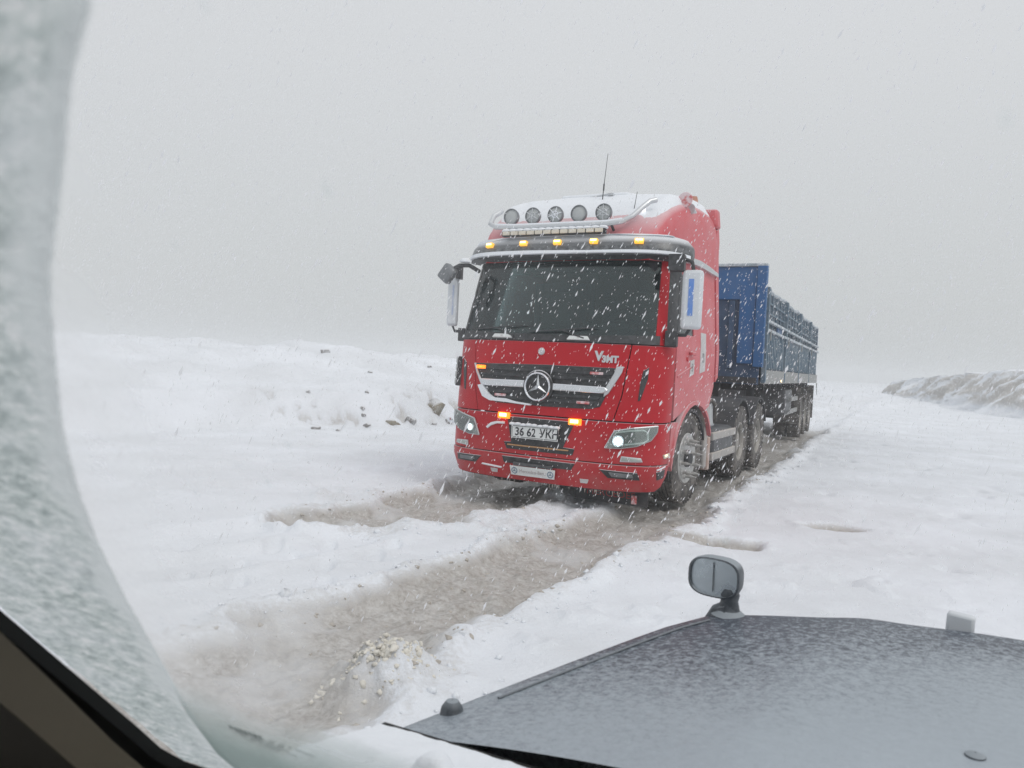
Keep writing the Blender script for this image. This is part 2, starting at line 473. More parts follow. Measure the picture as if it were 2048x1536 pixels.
WID_B = [.32, .58, .78, .64, .5, .5, .55, .6, .8]
OLD = [[(-6.5, 3.6), (-4.0, 4.9), (-2.6, 5.9), (-1.7, 6.9)], [(-6.0, 2.6), (-3.6, 4.0), (-2.2, 5.3), (-1.2, 6.6)]]
HOLES = [(2.03, 6.85, .34, .16, .11), (1.72, 6.98, .26, .12, .05), (3.43, 7.93, .36, .14, .09), (-3.0, 8.6, .35, .16, .06), (-3.55, 10.6, .4, .16, .06), (5.3, 6.2, .3, .14, .05), (6.6, 7.7, .35, .14, .05)]
FEET = [(-1.95, 5.55), (-1.62, 5.85), (-1.85, 6.1), (-1.3, 5.5), (-1.45, 6.25), (-1.0, 5.9), (-1.75, 5.0), (-1.45, 4.75), (-2.2, 5.2), (-.9, 6.2), (-1.2, 5.1), (-2.4, 5.7)]
F0 = np.array([-4.07, 14.84]); FD = np.array([.684, .73]); FN = np.array([-.73, .684])
def terrain(X, Y):
    r = np.hypot(X, Y)
    z = 0.10 * (fbm(X * .12 + 5, Y * .12, 3, 3) - .5) * sstep(6, 30, r)
    z += 0.075 * (fbm(X * .6, Y * .6, 3, 11) - .5)
    z += 0.045 * (fbm(X * 2.6, Y * 2.6, 4, 21) - .5)
    z += 0.03 * sstep(.55, .75, fbm(X * 4.3 + 7, Y * 4.3, 3, 25)) * (.4 + .6 * sstep(.45, .6, fbm(X * .5, Y * .5, 2, 27)))
    z -= 0.05 * sstep(.62, .8, fbm(X * 1.9 + 3, Y * 1.9, 3, 23)) * sstep(3, 5, r)
    # snow bank along the far side of the road
    d = (X - F0[0]) * FN[0] + (Y - F0[1]) * FN[1] + 1.6 * (fbm(X * .35, Y * .35, 3, 31) - .5)
    a = (X - F0[0]) * FD[0] + (Y - F0[1]) * FD[1]
    H = np.interp(a, [-30, -12, -4, 2, 4, 6.5, 9.5, 20, 45], [.6, 1.1, 1.4, 1.66, 1.74, 1.6, 1.46, .9, .3])
    bank = sstep(0, 1.3, d) * .45 + sstep(.8, 6.5, d) * .55
    z += H * bank + bank * (.42 * (fbm(X * 1.1, Y * 1.1, 5, 41) - .5) + .5 * (fbm(X * .4, Y * .4, 2, 43) - .5) * sstep(1, 5, d))
    dirt = np.zeros_like(X)
    # wheel tracks
    rag = 0.85 * (fbm(X * 2.0, Y * 2.0, 5, 51) - .5)
    da = seg_dist(X, Y, TRK_A, WID_A) + rag
    db = seg_dist(X, Y, TRK_B, WID_B) + rag * 1.5
    tr = np.minimum(da, db)
    ru = 1 - sstep(.55, 1.12, tr)
    z -= .085 * ru
    berm = np.exp(-((tr - 1.22) / .22) ** 2)
    z += berm * (.055 + .11 * (fbm(X * 6, Y * 6, 3, 61) - .45)) * (.4 + 1.2 * fbm(X * 1.1, Y * 1.1, 2, 63))
    lon = X * LX[0] + Y * LX[1]; lat = X * LY[0] + Y * LY[1]
    z += ru * (.06 * (fbm(lon * 9, lat * 2.6, 4, 71) - .5) + .045 * (fbm(X * 16, Y * 16, 3, 73) - .5))
    dirt = np.maximum(dirt, (1 - sstep(.72, 1.25, tr)))
    dirt = np.maximum(dirt, berm * .42 * fbm(X * 3, Y * 3, 3, 75))
    dirt = dirt * (1 - .42 * sstep(.54, .72, fbm(X * 1.7 + 2, Y * 1.7, 4, 77)))
    far = ((X - TO[0]) * LY[0] + (Y - TO[1]) * LY[1])
    dirt = dirt * (1 - .85 * sstep(13, 19, far))
    brk = sstep(.1, .5, d) * (1 - sstep(.9, 1.9, d)) * sstep(-1, 1, a) * (1 - sstep(10, 13, a))
    pit = sstep(.60, .68, fbm(X * 3.4, Y * 3.4, 3, 47)) * brk
    z -= .12 * pit; z += .10 * brk * (fbm(X * 4, Y * 4, 3, 48) - .45)
    dirt = np.maximum(dirt, .55 * pit)
    # half-buried older tracks, holes, footprints
    for pl in OLD:
        do = seg_dist(X, Y, pl, [.3] * len(pl)) + .3 * (fbm(X * 1.5, Y * 1.5, 3, 81) - .5)
        z -= .055 * (1 - sstep(.4, 1.1, do)) - .03 * np.exp(-((do - 1.35) / .25) ** 2)
    for (hx, hy, ha, hb, hd) in HOLES:
        e = np.hypot((X - hx) / ha, (Y - hy) / hb / 1.6) + .5 * (fbm(X * 5, Y * 5, 2, 91) - .5)
        k = 1 - sstep(.5, 1.1, e)
        z -= hd * k
        if hd > .07 or hd < .055 and hx < 2: dirt = np.maximum(dirt, k * (1.15 if hx > 0 else .2))
    for (hx, hy) in FEET:
        e = np.hypot((X - hx) / .075, (Y - hy) / .15) + .3 * (vnoise(X * 12, Y * 12, 95) - .5)
        z -= .04 * (1 - sstep(.6, 1.15, e))
    # heap pushed up beside the car
    e = np.hypot((X + .55) / .36, (Y - 3.62) / .36)
    hp = 1 - sstep(.1, 1.0, e + .7 * (fbm(X * 5, Y * 5, 3, 97) - .5))
    z += hp * (.19 + .22 * (fbm(X * 13, Y * 13, 3, 98) - .5) + .08 * (fbm(X * 40, Y * 40, 2, 99) - .5))
    dirt = np.maximum(dirt * (1 - .45 * hp), .40 * hp)
    # a worn patch under the lorry
    q = (X - TO[0]) * LX[0] + (Y - TO[1]) * LX[1]; p = (X - TO[0]) * LY[0] + (Y - TO[1]) * LY[1]
    und = (1 - sstep(.9, 1.5, np.abs(q))) * sstep(.2, 1.6, p) * (1 - sstep(14, 20, p))
    dirt = np.maximum(dirt, und * .5)
    return z, dirt
def build_ground():
    ang = np.concatenate([np.linspace(-180, -46, 90)[:-1], np.linspace(-46, 50, 620)[:-1], np.linspace(50, 180, 90)])
    rad = np.concatenate([[0.02, .4, .8, 1.2], np.geomspace(1.5, 34, 640)[:-1], np.geomspace(34, 420, 70)])
    A, Rr = np.meshgrid(np.radians(ang), rad, indexing='ij')
    X = Rr * np.sin(A); Y = Rr * np.cos(A)
    z, dirt = terrain(X, Y)
    P = np.stack([X, Y, z], -1)
    o = gridmesh(P[:, ::-1], 'ground', 'snow_and_slush', None, smooth=0)
    o.data.polygons.foreach_set('use_smooth', [True] * len(o.data.polygons))
    at = o.data.attributes.new('dirt', 'FLOAT', 'POINT')
    at.data.foreach_set('value', dirt[:, ::-1].reshape(-1).astype(np.float32))
    tag(o, 'snow covered track with brown slushy wheel ruts', kind='structure')
    return o
build_ground()

def build_right_bank():
    m, n = 260, 64
    t = np.linspace(0, 1, m)
    ax = np.interp(t, [0, .35, .7, 1], [22.0, 26.5, 35.0, 60.0]); ay = np.interp(t, [0, .35, .7, 1], [14.0, 42.0, 72.0, 120.0])
    H = np.interp(t, [0, .2, .35, .5, .7, .85, 1], [2.9, 3.0, 2.75, 2.3, 1.7, 1.2, .8])
    s = np.linspace(0, 1, n)
    prof_d = np.interp(s, [0, .2, .34, .62, .72, 1], [-5, -1.4, 0, 1.3, 2.2, 26])
    prof_z = np.interp(s, [0, .2, .34, .62, .72, 1], [-.6, -.22, .10, .95, 1.0, 1.12])
    X = ax[:, None] + .95 * prof_d[None] ; Y = ay[:, None] - .3 * prof_d[None]
    T = np.repeat((t * 110)[:, None], n, 1); Sg = np.repeat(s[None], m, 0)
    wob = (fbm(T * .25, Sg * 3, 4, 131) - .5)
    X = X + 2.2 * wob + 1.3 * (fbm(T * .9 + Sg * 9, Sg * 7, 4, 135) - .5)
    Z = H[:, None] * prof_z[None] + .35 * (fbm(T * .5, Sg * 6, 4, 137) - .5) * sstep(.1, .35, Sg)
    face = sstep(.33, .42, Sg) * (1 - sstep(.58, .66, Sg))
    diag = fbm(T * .8 + Sg * 14, Sg * 5 - T * .1, 4, 139)
    dirt = face * sstep(.40, .60, diag) * 1.0
    o = gridmesh(np.stack([X, Y, Z], -1), 'hill_right', 'snow_and_slush', None, smooth=0)
    o.data.polygons.foreach_set('use_smooth', [True] * len(o.data.polygons))
    at = o.data.attributes.new('dirt', 'FLOAT', 'POINT'); at.data.foreach_set('value', dirt.reshape(-1).astype(np.float32))
    tag(o, 'eroded bank of brown earth streaked with snow beyond the road', kind='structure')
build_right_bank()

def clump_cloud(name, mat, C, Sz, sub=1, seed=0, kind='stuff', label=None, squash=.75):
    V, Fc = ico(sub); rg = np.random.default_rng(seed)
    n = len(C); k = len(V)
    Q = rg.normal(size=(n, k, 3)) * .30
    sc = Sz[:, None, None] * np.stack([rg.uniform(.7, 1.3, n), rg.uniform(.7, 1.3, n), rg.uniform(.5, 1.0, n) * squash / .75], -1)[:, None, :]
    P = (V[None] + Q) * sc + C[:, None]
    Fi = (Fc[None] + (np.arange(n) * k)[:, None, None]).reshape(-1, 3)
    o = pts_mesh(P.reshape(-1, 3), Fi, name, mat, None, smooth=0)
    tag(o, label, kind=kind)
    return o
def along(pts, wid, n, rg, lo=.85, hi=1.35, ymin=1.5, ymax=17):
    pts = np.array(pts); wid = np.array(wid); out = []
    L_ = np.hypot(*np.diff(pts, axis=0).T); cs = np.concatenate([[0], np.cumsum(L_)])
    while len(out) < n:
        t = rg.uniform(0, min(cs[-1], 22)); i = min(np.searchsorted(cs, t) - 1, len(L_) - 1); i = max(i, 0)
        q = (t - cs[i]) / L_[i]; p = pts[i] + (pts[i + 1] - pts[i]) * q; d = (pts[i + 1] - pts[i]) / L_[i]; nn = np.array([-d[1], d[0]])
        p = p + nn * rg.choice([-1, 1]) * rg.uniform(lo, hi) * (wid[i] + (wid[i + 1] - wid[i]) * q)
        if ymin < p[1] < ymax: out.append(p)
    return np.array(out)
def clods():
    rg = np.random.default_rng(5)
    p = np.concatenate([along(TRK_A, WID_A, 330, rg, .8, 1.2), along(TRK_B, WID_B, 300, rg, .7, 1.2), along(TRK_A, WID_A, 220, rg, .1, .8)])
    s = rg.gamma(1.4, .006, len(p)) + .004
    s = np.minimum(s, .020)
    z, _ = terrain(p[:, 0], p[:, 1])
    clump_cloud('slush_clods', 'slush_clod', np.column_stack([p, z - s * .15]), s, 1, 3, label='scattered lumps of brown slush along the wheel ruts')
    # white crumbs of snow
    p = np.concatenate([along(TRK_A, WID_A, 800, rg, 1.0, 1.7), along(TRK_B, WID_B, 350, rg, 1.0, 1.9)])
    s = rg.gamma(1.5, .005, len(p)) + .004
    z, _ = terrain(p[:, 0], p[:, 1])
    clump_cloud('snow_crumbs', 'fresh_snow', np.column_stack([p, z + s * .2]), s, 1, 4, label='small white crumbs of snow thrown out beside the ruts')
    # the yellowish heap by the car
    n = 520
    c = np.column_stack([rg.normal(-.55, .10, n) + .05 * np.sin(np.arange(n) * .7), rg.normal(3.60, .11, n)])
    z, _ = terrain(c[:, 0], c[:, 1])
    rr = np.hypot(c[:, 0] + .62, c[:, 1] - 3.55)
    s = np.minimum(rg.gamma(1.4, .005, n) + .004, .026)
    zz = z - s * .2
    o = clump_cloud('slush_heap', 'slush_clod', np.column_stack([c, zz]), s, 1, 6, label='crumbly heap of yellowish brown slush beside the car bonnet')
    mh = snow_mat('heap_slush', (0.76, 0.73, 0.66), 30)
    o.data.materials.clear(); o.data.materials.append(mh)
clods()

def rocks():
    V, Fc = ico(2)
    near = 'small dark stone at the foot of the snow bank'
    spots = [  # x, y, size, ochre, label
        (-2.59, 16.49, .13, 1, 'ochre boulder poking out of the snow bank, left of the lorry'),
        (-2.2, 16.83, .10, 0, 'dark pointed stone between the ochre boulder and the lorry'), (-1.8, 17.84, .14, 1, 'tall leaning brown stone in the snow bank beside the lorry headlight'),
        (-1.72, 17.26, .06, 0, 'small dark stone just below the tall leaning brown stone'), (-1.46, 17.86, .10, 0, 'grey stone almost touching the lorry headlight in view'),
        (-3.84, 15.15, .07, 0, 'darkest lone stone at the left end of the row'), (-3.36, 14.99, .06, 0, 'flat stone second from the left end of the row'),
        (-3.18, 16.42, .05, 0, near), (-3.0, 16.12, .05, 0, near), (-3.13, 16.28, .05, 0, near), (-3.43, 16.12, .045, 0, near), (-2.45, 22.4, .06, 0, 'dark speck of stone high up near the crest of the snow bank'), (-3.57, 19.18, .05, 0, 'pebble halfway up the snow bank slope'), (-3.18, 16.86, .04, 0, near), (-5.06, 20.58, .09, 0, 'half buried stone just under the crest of the snow bank'), (-4.38, 16.43, .05, 0, near)]
    for i, (x, y, s, och, lab) in enumerate(spots):
        rg = np.random.default_rng(100 + i)
        q = V * (1 + .28 * (rg.normal(size=(len(V), 1)))) * np.array([1.25, .9, 1.0 if i != 2 else 1.9]) * s
        o = pts_mesh(q, Fc, 'rock', 'rock_ochre' if och else 'rock', None, smooth=0)
        z, _ = terrain(np.array([x]), np.array([y]))
        o.location = (x, y, float(z[0]) - s * .1); o.rotation_euler = (.1, .25 if i == 2 else 0, rg.uniform(0, 6))
        tag(o, lab, 'rock', 'stones in the snow bank')
rocks()

# ------------------------------------------------------------------ cab surface: u runs round the front, z up
ZT = [.25, .45, .62, 1.0, 1.75, 2.66, 3.0]
YF = [.05, .0, .0, .02, .08, .36, .46]
HW = [1.20, 1.25, 1.26, 1.26, 1.26, 1.20, 1.18]
DC, NC = .55, 3.2
_t = np.linspace(0, np.pi / 2, 400)
def _outl(th, hw): return hw * np.sin(th) ** (2 / NC), DC * (1 - np.cos(th) ** (2 / NC))
_ox, _oy = _outl(_t, 1.26)
_os = np.concatenate([[0], np.cumsum(np.hypot(np.diff(_ox), np.diff(_oy)))])
UL = float(_os[-1])
def S(u, z):
    hw = np.interp(z, ZT, HW); yf = np.interp(z, ZT, YF); a = abs(u)
    if a < UL:
        x, y = _outl(np.interp(a, _os, _t), hw)
    else:
        x, y = hw, DC + a - UL
    return np.array([math.copysign(x, u), y + yf, z])
def at(u, z, off=0.0):
    e = .012
    du = S(u + e, z) - S(u - e, z); dz = S(u, z + e) - S(u, z - e)
    n = np.cross(du, dz); n /= np.linalg.norm(n)
    return S(u, z) + n * off
def side_map(sgn):
    def fn(y, z, off):
        return np.array([sgn * (float(np.interp(z, ZT, HW)) + off), y, z])
    return fn
def patch(name, poly, mat, parent, off=0.0, thick=.02, fn=at, du=.09, dz=.15, bevel=.004, smooth=40):
    """a solid plate following the cab surface; poly in (u, z); off may be a number or a function of z"""
    bm = bmesh.new()
    bm.faces.new([bm.verts.new((a, b, 0)) for a, b in poly])
    us = [p[0] for p in poly]; zs = [p[1] for p in poly]
    for lo, hi, st, ax in ((min(us), max(us), du, 0), (min(zs), max(zs), dz, 1)):
        k = math.ceil(lo / st)
        while k * st < hi:
            co = [0, 0, 0]; no = [0, 0, 0]; co[ax] = k * st; no[ax] = 1
            bmesh.ops.bisect_plane(bm, geom=bm.verts[:] + bm.edges[:] + bm.faces[:], plane_co=co, plane_no=no, dist=1e-5)
            k += 1
    bm.verts.ensure_lookup_table(); bm.verts.index_update()
    n = len(bm.verts); V = []
    for v in bm.verts:
        o = off(v.co.y) if callable(off) else off
        V.append(fn(v.co.x, v.co.y, o))
    for v in bm.verts:
        o = off(v.co.y) if callable(off) else off
        V.append(fn(v.co.x, v.co.y, o - thick))
    Fc = [tuple(v.index for v in f.verts) for f in bm.faces]
    Fc += [tuple(v.index + n for v in reversed(f.verts)) for f in bm.faces]
    for e in bm.edges:
        if len(e.link_faces) == 1:
            a, b = e.verts[0].index, e.verts[1].index
            Fc.append((a, b, b + n, a + n))
    bm.free()
    mb = MB(); mb.add(V, Fc)
    return mb.build(name, mat, parent, smooth, bevel)
def mir(poly): return [(-a, b) for a, b in reversed(poly)]
def onf(u0, z0, off): return lambda x, y, d: Vector(at(u0 + x, z0 + y, off + d))
def ons(sgn, y0, z0, off): return lambda x, y, d: Vector((sgn * (1.26 + off + d), y0 + sgn * x, z0 + y))

# ------------------------------------------------------------------ wheels
def tyre_mesh(r, wdt, rin):
    p = [(rin, -wdt * .42), (rin + .03, -wdt * .5), (r - .09, -wdt * .52), (r - .025, -wdt * .46), (r, -wdt * .38)]
    k = 5
    for i in range(k):
        x0 = -wdt * .38 + i * wdt * .76 / k; x1 = x0 + wdt * .76 / k
        p += [(r, x0 + .004), (r, x1 - .012), (r - .014, x1 - .009), (r - .014, x1)]
    p += [(r, wdt * .38), (r - .025, wdt * .46), (r - .09, wdt * .52), (rin + .03, wdt * .5), (rin, wdt * .42)]
    return p
def wheel(parent, x, y, r=.52, wdt=.30, sgn=1, front=False, spikes=False, z=None, steer=0):
    z = r - .02 if z is None else z
    wl = bpy.data.objects.new('wheel', None); COL.objects.link(wl); wl.parent = parent; wl.location = (x, y, z); wl.rotation_euler = (0, 0, steer)
    rin = r * .53
    mb = MB(); mb.lathe(tyre_mesh(r, wdt, rin), (0, 0, 0), (sgn, 0, 0), 48)
    for i in range(44):                                   # shoulder lugs
        q = 2 * math.pi * i / 44
        for e in (-1, 1):
            rot = Matrix.Rotation(q, 3, 'X')
            c = rot @ Vector((e * wdt * .43, 0, r - .012))
            mb.box(c, (.04, .038, .03), rot)
    mb.build('tyre', 'rubber', wl, 40)
    rm = MB()
    if front:
        pr = [(rin + .012, wdt * .44), (rin - .01, wdt * .47), (rin - .025, wdt * .40), (rin - .045, wdt * .30), (rin * .72, wdt * .34), (rin * .62, wdt * .42), (.12, wdt * .43), (.001, wdt * .43)]
    else:
        pr = [(rin + .012, wdt * .44), (rin - .01, wdt * .47), (rin - .025, wdt * .40), (rin - .04, wdt * .1), (rin * .8, -wdt * .05), (.17, -.0), (.165, wdt * .28), (.13, wdt * .34), (.001, wdt * .35)]
    rm.lathe(pr, (0, 0, 0), (sgn, 0, 0), 40)
    rm.lathe([(rin + .012, -wdt * .44), (rin - .03, -wdt * .4), (rin - .04, wdt * .3)], (0, 0, 0), (sgn, 0, 0), 40)
    rmo = rm.build('rim', 'rim', wl, 40)
    if not spikes:
        for i in range(10):
            q = 2 * math.pi * i / 10; rr = rin * .68 if front else .215
            nb = MB(); xx = sgn * (wdt * .36 if front else .02)
            nb.lathe([(.016, 0), (.016, .03), (.001, .032)], (xx, rr * math.cos(q), rr * math.sin(q)), (sgn, 0, 0), 6)
            nb.build('wheel_nut', 'rim', wl, 30)
    else:
        d = MB(); d.lathe([(.29, wdt * .40), (.30, wdt * .46), (.285, wdt * .5), (.27, wdt * .47), (.0, wdt * .48)], (0, 0, 0), (sgn, 0, 0), 40)
        d.build('hub_plate', 'hub_steel', wl, 40)
        h = MB(); h.lathe([(.10, wdt * .46), (.095, wdt * .58), (.08, wdt * .64), (.001, wdt * .66)], (0, 0, 0), (sgn, 0, 0), 24)
        h.build('hub_cap', 'chassis', wl, 40)
        for i in range(10):
            q = 2 * math.pi * (i + .3) / 10; rr = .205
            nb = MB(); nb.lathe([(.036, wdt * .46), (.036, wdt * .49), (.021, wdt * .52), (.018, wdt * .62), (.022, wdt * .66), (.02, wdt * .70), (.001, wdt * .70 + .075)], (0, rr * math.cos(q), rr * math.sin(q)), (sgn, 0, 0), 12)
            nb.build('spiked_wheel_nut', 'hub_steel', wl, 40)
    return wl

# ------------------------------------------------------------------ the lorry
def star(parent, name, mat, fn, r, tube=.1, depth=.02):
    """three-pointed star in a ring; fn(a, b, d) -> xyz"""
    mb = MB(); n = 40; m = 6; vs = []; fs = []
    for i in range(n):
        q = 2 * math.pi * i / n
        for k in range(m):
            w_ = 2 * math.pi * k / m
            rr = r * (1 - tube) + r * tube * math.cos(w_)
            vs.append(fn(rr * math.sin(q), rr * math.cos(q), depth * .5 + depth * .5 * math.sin(w_)))
    for i in range(n):
        for k in range(m):
            fs.append((i * m + k, i * m + (k + 1) % m, ((i + 1) % n) * m + (k + 1) % m, ((i + 1) % n) * m + k))
    mb.add(vs, fs)
    for a in (0, 120, 240):
        q = R(a); d = (math.sin(q), math.cos(q)); e = (d[1], -d[0]); w_ = r * .17
        L_ = r * .93; b = r * .0
        P = [(d[0] * L_, d[1] * L_), (e[0] * w_ * .9 + d[0] * r * .06, e[1] * w_ * .9 + d[1] * r * .06), (-d[0] * b, -d[1] * b), (-e[0] * w_ * .9 + d[0] * r * .06, -e[1] * w_ * .9 + d[1] * r * .06)]
        top = fn(d[0] * r * .1, d[1] * r * .1, depth * 1.1)
        vs = [fn(x, y, 0.0) for x, y in P] + [top]
        mb.add(vs, [(0, 1, 4), (1, 2, 4), (2, 3, 4), (3, 0, 4), (3, 2, 1, 0)])
    return mb.build(name, mat, parent, 30)

def build_truck():
    T = empty('lorry', (TO[0], TO[1], 0), -TY)
    tag(T, 'red snow-dusted lorry cab with amber roof lights facing the camera', 'lorry')
    sL, sR = side_map(-1), side_map(1)
    arch = [(1.5 + .85 * math.cos(R(a)), .45 + .69 * math.sin(R(a))) for a in range(0, 181, 12)]          # rear -> front
    # ---- bumper
    bp = patch('bumper', [(-1.33, .262), (0, .255), (1.33, .262), (1.44, .30), (1.53, .40), (1.57, .53), (-1.57, .53), (-1.53, .40), (-1.44, .30)], 'red', T, .012, .05)
    patch('bumper_lip', [(-1.44, .245), (1.44, .245), (1.40, .29), (-1.40, .29)], 'chassis', T, -.012, .05)
    patch('intake', [(-.43, .505), (.44, .505), (.40, .435), (-.40, .435)], 'grille_black', bp, .017, .02)
    fog = [(.70, .475), (1.09, .465), (1.13, .39), (.80, .395)]
    for pl in (fog, mir(fog)):
        o = patch('fog_recess', pl, 'grille_black', bp, .018, .02)
        c = [(a * .82 + .17 * math.copysign(1, a), b) for a, b in ((.80, .455), (1.06, .45), (1.08, .41), (.85, .41))]
        c = [(.80, .455), (1.04, .448), (1.06, .412), (.84, .412)]
        if pl[0][0] < 0: c = mir(c)
        patch('fog_lamp', c, 'lamp_rim', o, .021, .01)
    for sg in (-1, 1):
        cn = [(1.30, .47), (1.47, .50), (1.46, .40), (1.33, .385)]
        patch('corner_step', cn if sg > 0 else mir(cn), 'grille_black', bp, .014, .02)
        sn = [(1.30, .50), (1.46, .53), (1.46, .515), (1.31, .485)]
        patch('snow_on_step', sn if sg > 0 else mir(sn), 'fresh_snow', bp, .02, .02)
        tw_ = [(.50, .355), (.60, .355), (.59, .31), (.51, .31)]
        patch('tow_cover', tw_ if sg > 0 else mir(tw_), 'panel_grey', bp, .016, .01)
    sn = [(-.70, .40), (-.44, .385), (-.44, .37), (-.70, .385)]
    patch('snow_ledge', sn, 'fresh_snow', bp, .03, .03)
    # lower advert plate with two stars
    lp = patch('lower_plate', [(-.31, .425), (.235, .425), (.225, .325), (-.305, .325)], 'plate_white', T, .055, .008, bevel=.002)
    star(lp, 'star_print', 'plate_blue_ink', onf(-.255, .377, .0562), .036, .12, .003)
    star(lp, 'star_print', 'plate_blue_ink', onf(.18, .373, .0562), .036, .12, .003)
    text('print', 'Mercedes-Benz', .052, 'faded_ink', lp, onf(-.035, .376, .0575), .001)
    patch('plate_bracket', [(-.27, .455), (.2, .455), (.2, .43), (-.27, .43)], 'tank_dark', T, .05, .02)
    # mud flap hanging under the bumper
    mf = MB(); mf.box((.72, .34, .17), (.82, .012, .16)); mfo = mf.build('front_mud_flap', 'chassis', T, 30)
    text('flap_print', 'MERCEDES', .10, 'red_ink', mfo, lambda x, y, d: Vector((.72 + x, .333 - d, .185 + y)), .001, squash=1.15)
    rd = MB(); rd.box((1.0, .28, .16), (.055, .03, .09)); rd.build('red_tag', 'red_lamp', T, 30, .006)
    # ---- headlamp band
    patch('lamp_band', [(-1.545, .54), (1.545, .54), (1.58, .70), (1.56, .962), (-1.56, .962), (-1.58, .70)], 'red', T, .0, .04)
    patch('plate_recess', [(-.40, .935), (.40, .935), (.40, .915), (.29, .66), (.42, .655), (.40, .585), (-.38, .585), (-.42, .66), (-.33, .665)], 'grille_black', T, .004, .02)
    mb = MB(); mb.tube([tuple(at(u, .632, .022)) for u in np.linspace(-.36, .36, 9)], .008, 8); mb.build('copper_bar', M('brass', (.5, .27, .1), .5, .6, dust=.15, dscale=20), T)
    pf = patch('licence_plate', [(-.315, .852), (.245, .852), (.24, .712), (-.31, .712)], 'plate_white', T, .045, .012, bevel=.003)
    text('plate_number', '36 62', .122, 'plate_ink', pf, onf(-.14, .778, .0455), .002, .002, .92)
    text('plate_letters', 'УКН', .122, 'plate_ink', pf, onf(.138, .778, .0455), .002, .002, .92)
    text('plate_mark', '~', .06, 'plate_ink', pf, onf(.033, .785, .0455), .001)
    fr = MB()
    for (a, b), (c, d) in (((-.303, .84), (.235, .84)), ((.235, .84), (.23, .724)), ((.23, .724), (-.298, .724)), ((-.298, .724), (-.303, .84))):
        fr.tube([tuple(at(a + (c - a) * k / 6, b + (d - b) * k / 6, .046)) for k in range(7)], .0025, 5)
    fr.build('plate_frame', 'plate_ink', pf)
    sc_ = MB()
    for i in range(9):
        u_ = -.31 + i * .066; sc_.lathe([(.001, -.014), (.032, -.008), (.036, .0), (.03, .014), (.001, .02)], tuple(at(u_, .858 + .004 * math.sin(i * 2.3), .035)), (0, 0, 1), 10)
    sc_.build('snow_on_plate', 'fresh_snow', pf, 60)
    sl = [(-.66, .80), (-.60, .85), (-.52, .872), (-.42, .875), (-.42, .848), (-.52, .845), (-.60, .815), (-.64, .78)]
    patch('snow_ledge', sl, 'fresh_snow', T, .018, .02)
    # amber repeaters on the front
    for u_, z_ in ((-.43, .945), (.41, .94)):
        lm = patch('warning_lamp', [(u_ - .068, z_ + .03), (u_ + .068, z_ + .03), (u_ + .068, z_ - .038), (u_ - .068, z_ - .038)], 'orange_lit', T, .045, .045, bevel=.008)
        patch('lamp_core', [(u_ - .042, z_ + .018), (u_ + .042, z_ + .018), (u_ + .042, z_ - .016), (u_ - .042, z_ - .016)], 'orange_core', lm, .05, .01)
    # ---- headlamps
    hl = [(.745, .70), (.83, .875), (1.02, .915), (1.27, .945), (1.265, .885), (1.20, .80), (1.06, .735), (.90, .705)]
    for sg in (1, -1):
        f_ = (lambda p: p) if sg > 0 else mir
        H = patch('headlight', f_(hl), 'headlamp_bowl', T, .010, .03, bevel=.003)
        ins = lambda p, k: [((a - 1.0) * k + 1.0, (b - .82) * k + .82) for a, b in p]
        rim = MB(); ring = f_(hl)
        pth = [tuple(at(a, b, .016)) for a, b in ring] + [tuple(at(*ring[0], .016))]
        for p0, p1 in zip(pth[:-1], pth[1:]): rim.tube([p0, p1], .008, 6)
        rim.build('lamp_frame', 'bar_silver', H)
        c = at(sg * .875, .775, .012); nrm = at(sg * .875, .775, .112) - c; nrm /= np.linalg.norm(nrm)
        bowl = MB(); bowl.lathe([(.066, .0), (.07, .016), (.058, .02), (.05, .008), (.0, .004)], tuple(c), tuple(nrm), 24); bowl.build('projector', 'lamp_rim', H)
        bulb = MB(); bulb.lathe([(.043, .006), (.036, .021), (.018, .029), (.0, .031)], tuple(c), tuple(nrm), 20); bulb.build('bulb', 'headlamp_lit' if sg > 0 else 'headlamp_dim', H)
        dr = MB(); k = [(1.12, .90), (1.165, .875), (1.165, .80), (1.12, .772), (.96, .745), (.80, .735), (.85, .86), (.98, .885), (1.12, .90)]
        if sg < 0: k = [(-a, b) for a, b in k]
        dr.tube([tuple(at(a, b, .02)) for a, b in k], .008, 6); dr.build('light_strip', 'strip_dim', H)
        patch('lens', f_(ins(hl, .985)), 'headlamp_glass', H, .034, .006, bevel=.002)
        dl = [(.915, .625), (1.115, .615), (1.135, .575), (.905, .565)]
        D_ = patch('day_light', f_(dl), 'bar_silver', T, .016, .02)
        dl2 = [(.925, .615), (1.105, .606), (1.12, .583), (.92, .576)]
        patch('lens', f_(dl2), 'headlamp_bowl', D_, .02, .01)
    # side marker at the corner
    for sg in (1, -1):
        sm = [(1.40, .645), (1.56, .655), (1.56, .615), (1.42, .605)]
        mk = patch('side_marker', sm if sg > 0 else mir(sm), 'warm_lens', T, .016, .02)
        if sg > 0: patch('lamp_core', [(1.43, .645), (1.475, .648), (1.475, .632), (1.435, .629)], 'side_marker_lit', mk, .02, .01)
    pr = MB(); pr.box((-1.34, .42, .78), (.10, .03, .03)); pr.box((-1.40, .42, .80), (.03, .025, .05)); pr.build('corner_probe', 'chrome', T, 30, .005)
    # ---- front panel and grille
    patch('front_panel', [(-.80, .975), (.80, .975), (.87, 1.24), (.93, 1.762), (-.93, 1.762), (-.87, 1.24)], 'red', T, .0, .03)
    G_ = patch('grille', [(-.90, 1.495), (0, 1.515), (.83, 1.515), (.81, 1.46), (.70, 1.20), (.66, 1.11), (.55, 1.08), (0, 1.07), (-.55, 1.075), (-.66, 1.11), (-.74, 1.22), (-.88, 1.44)], 'grille_black', T, .008, .03)
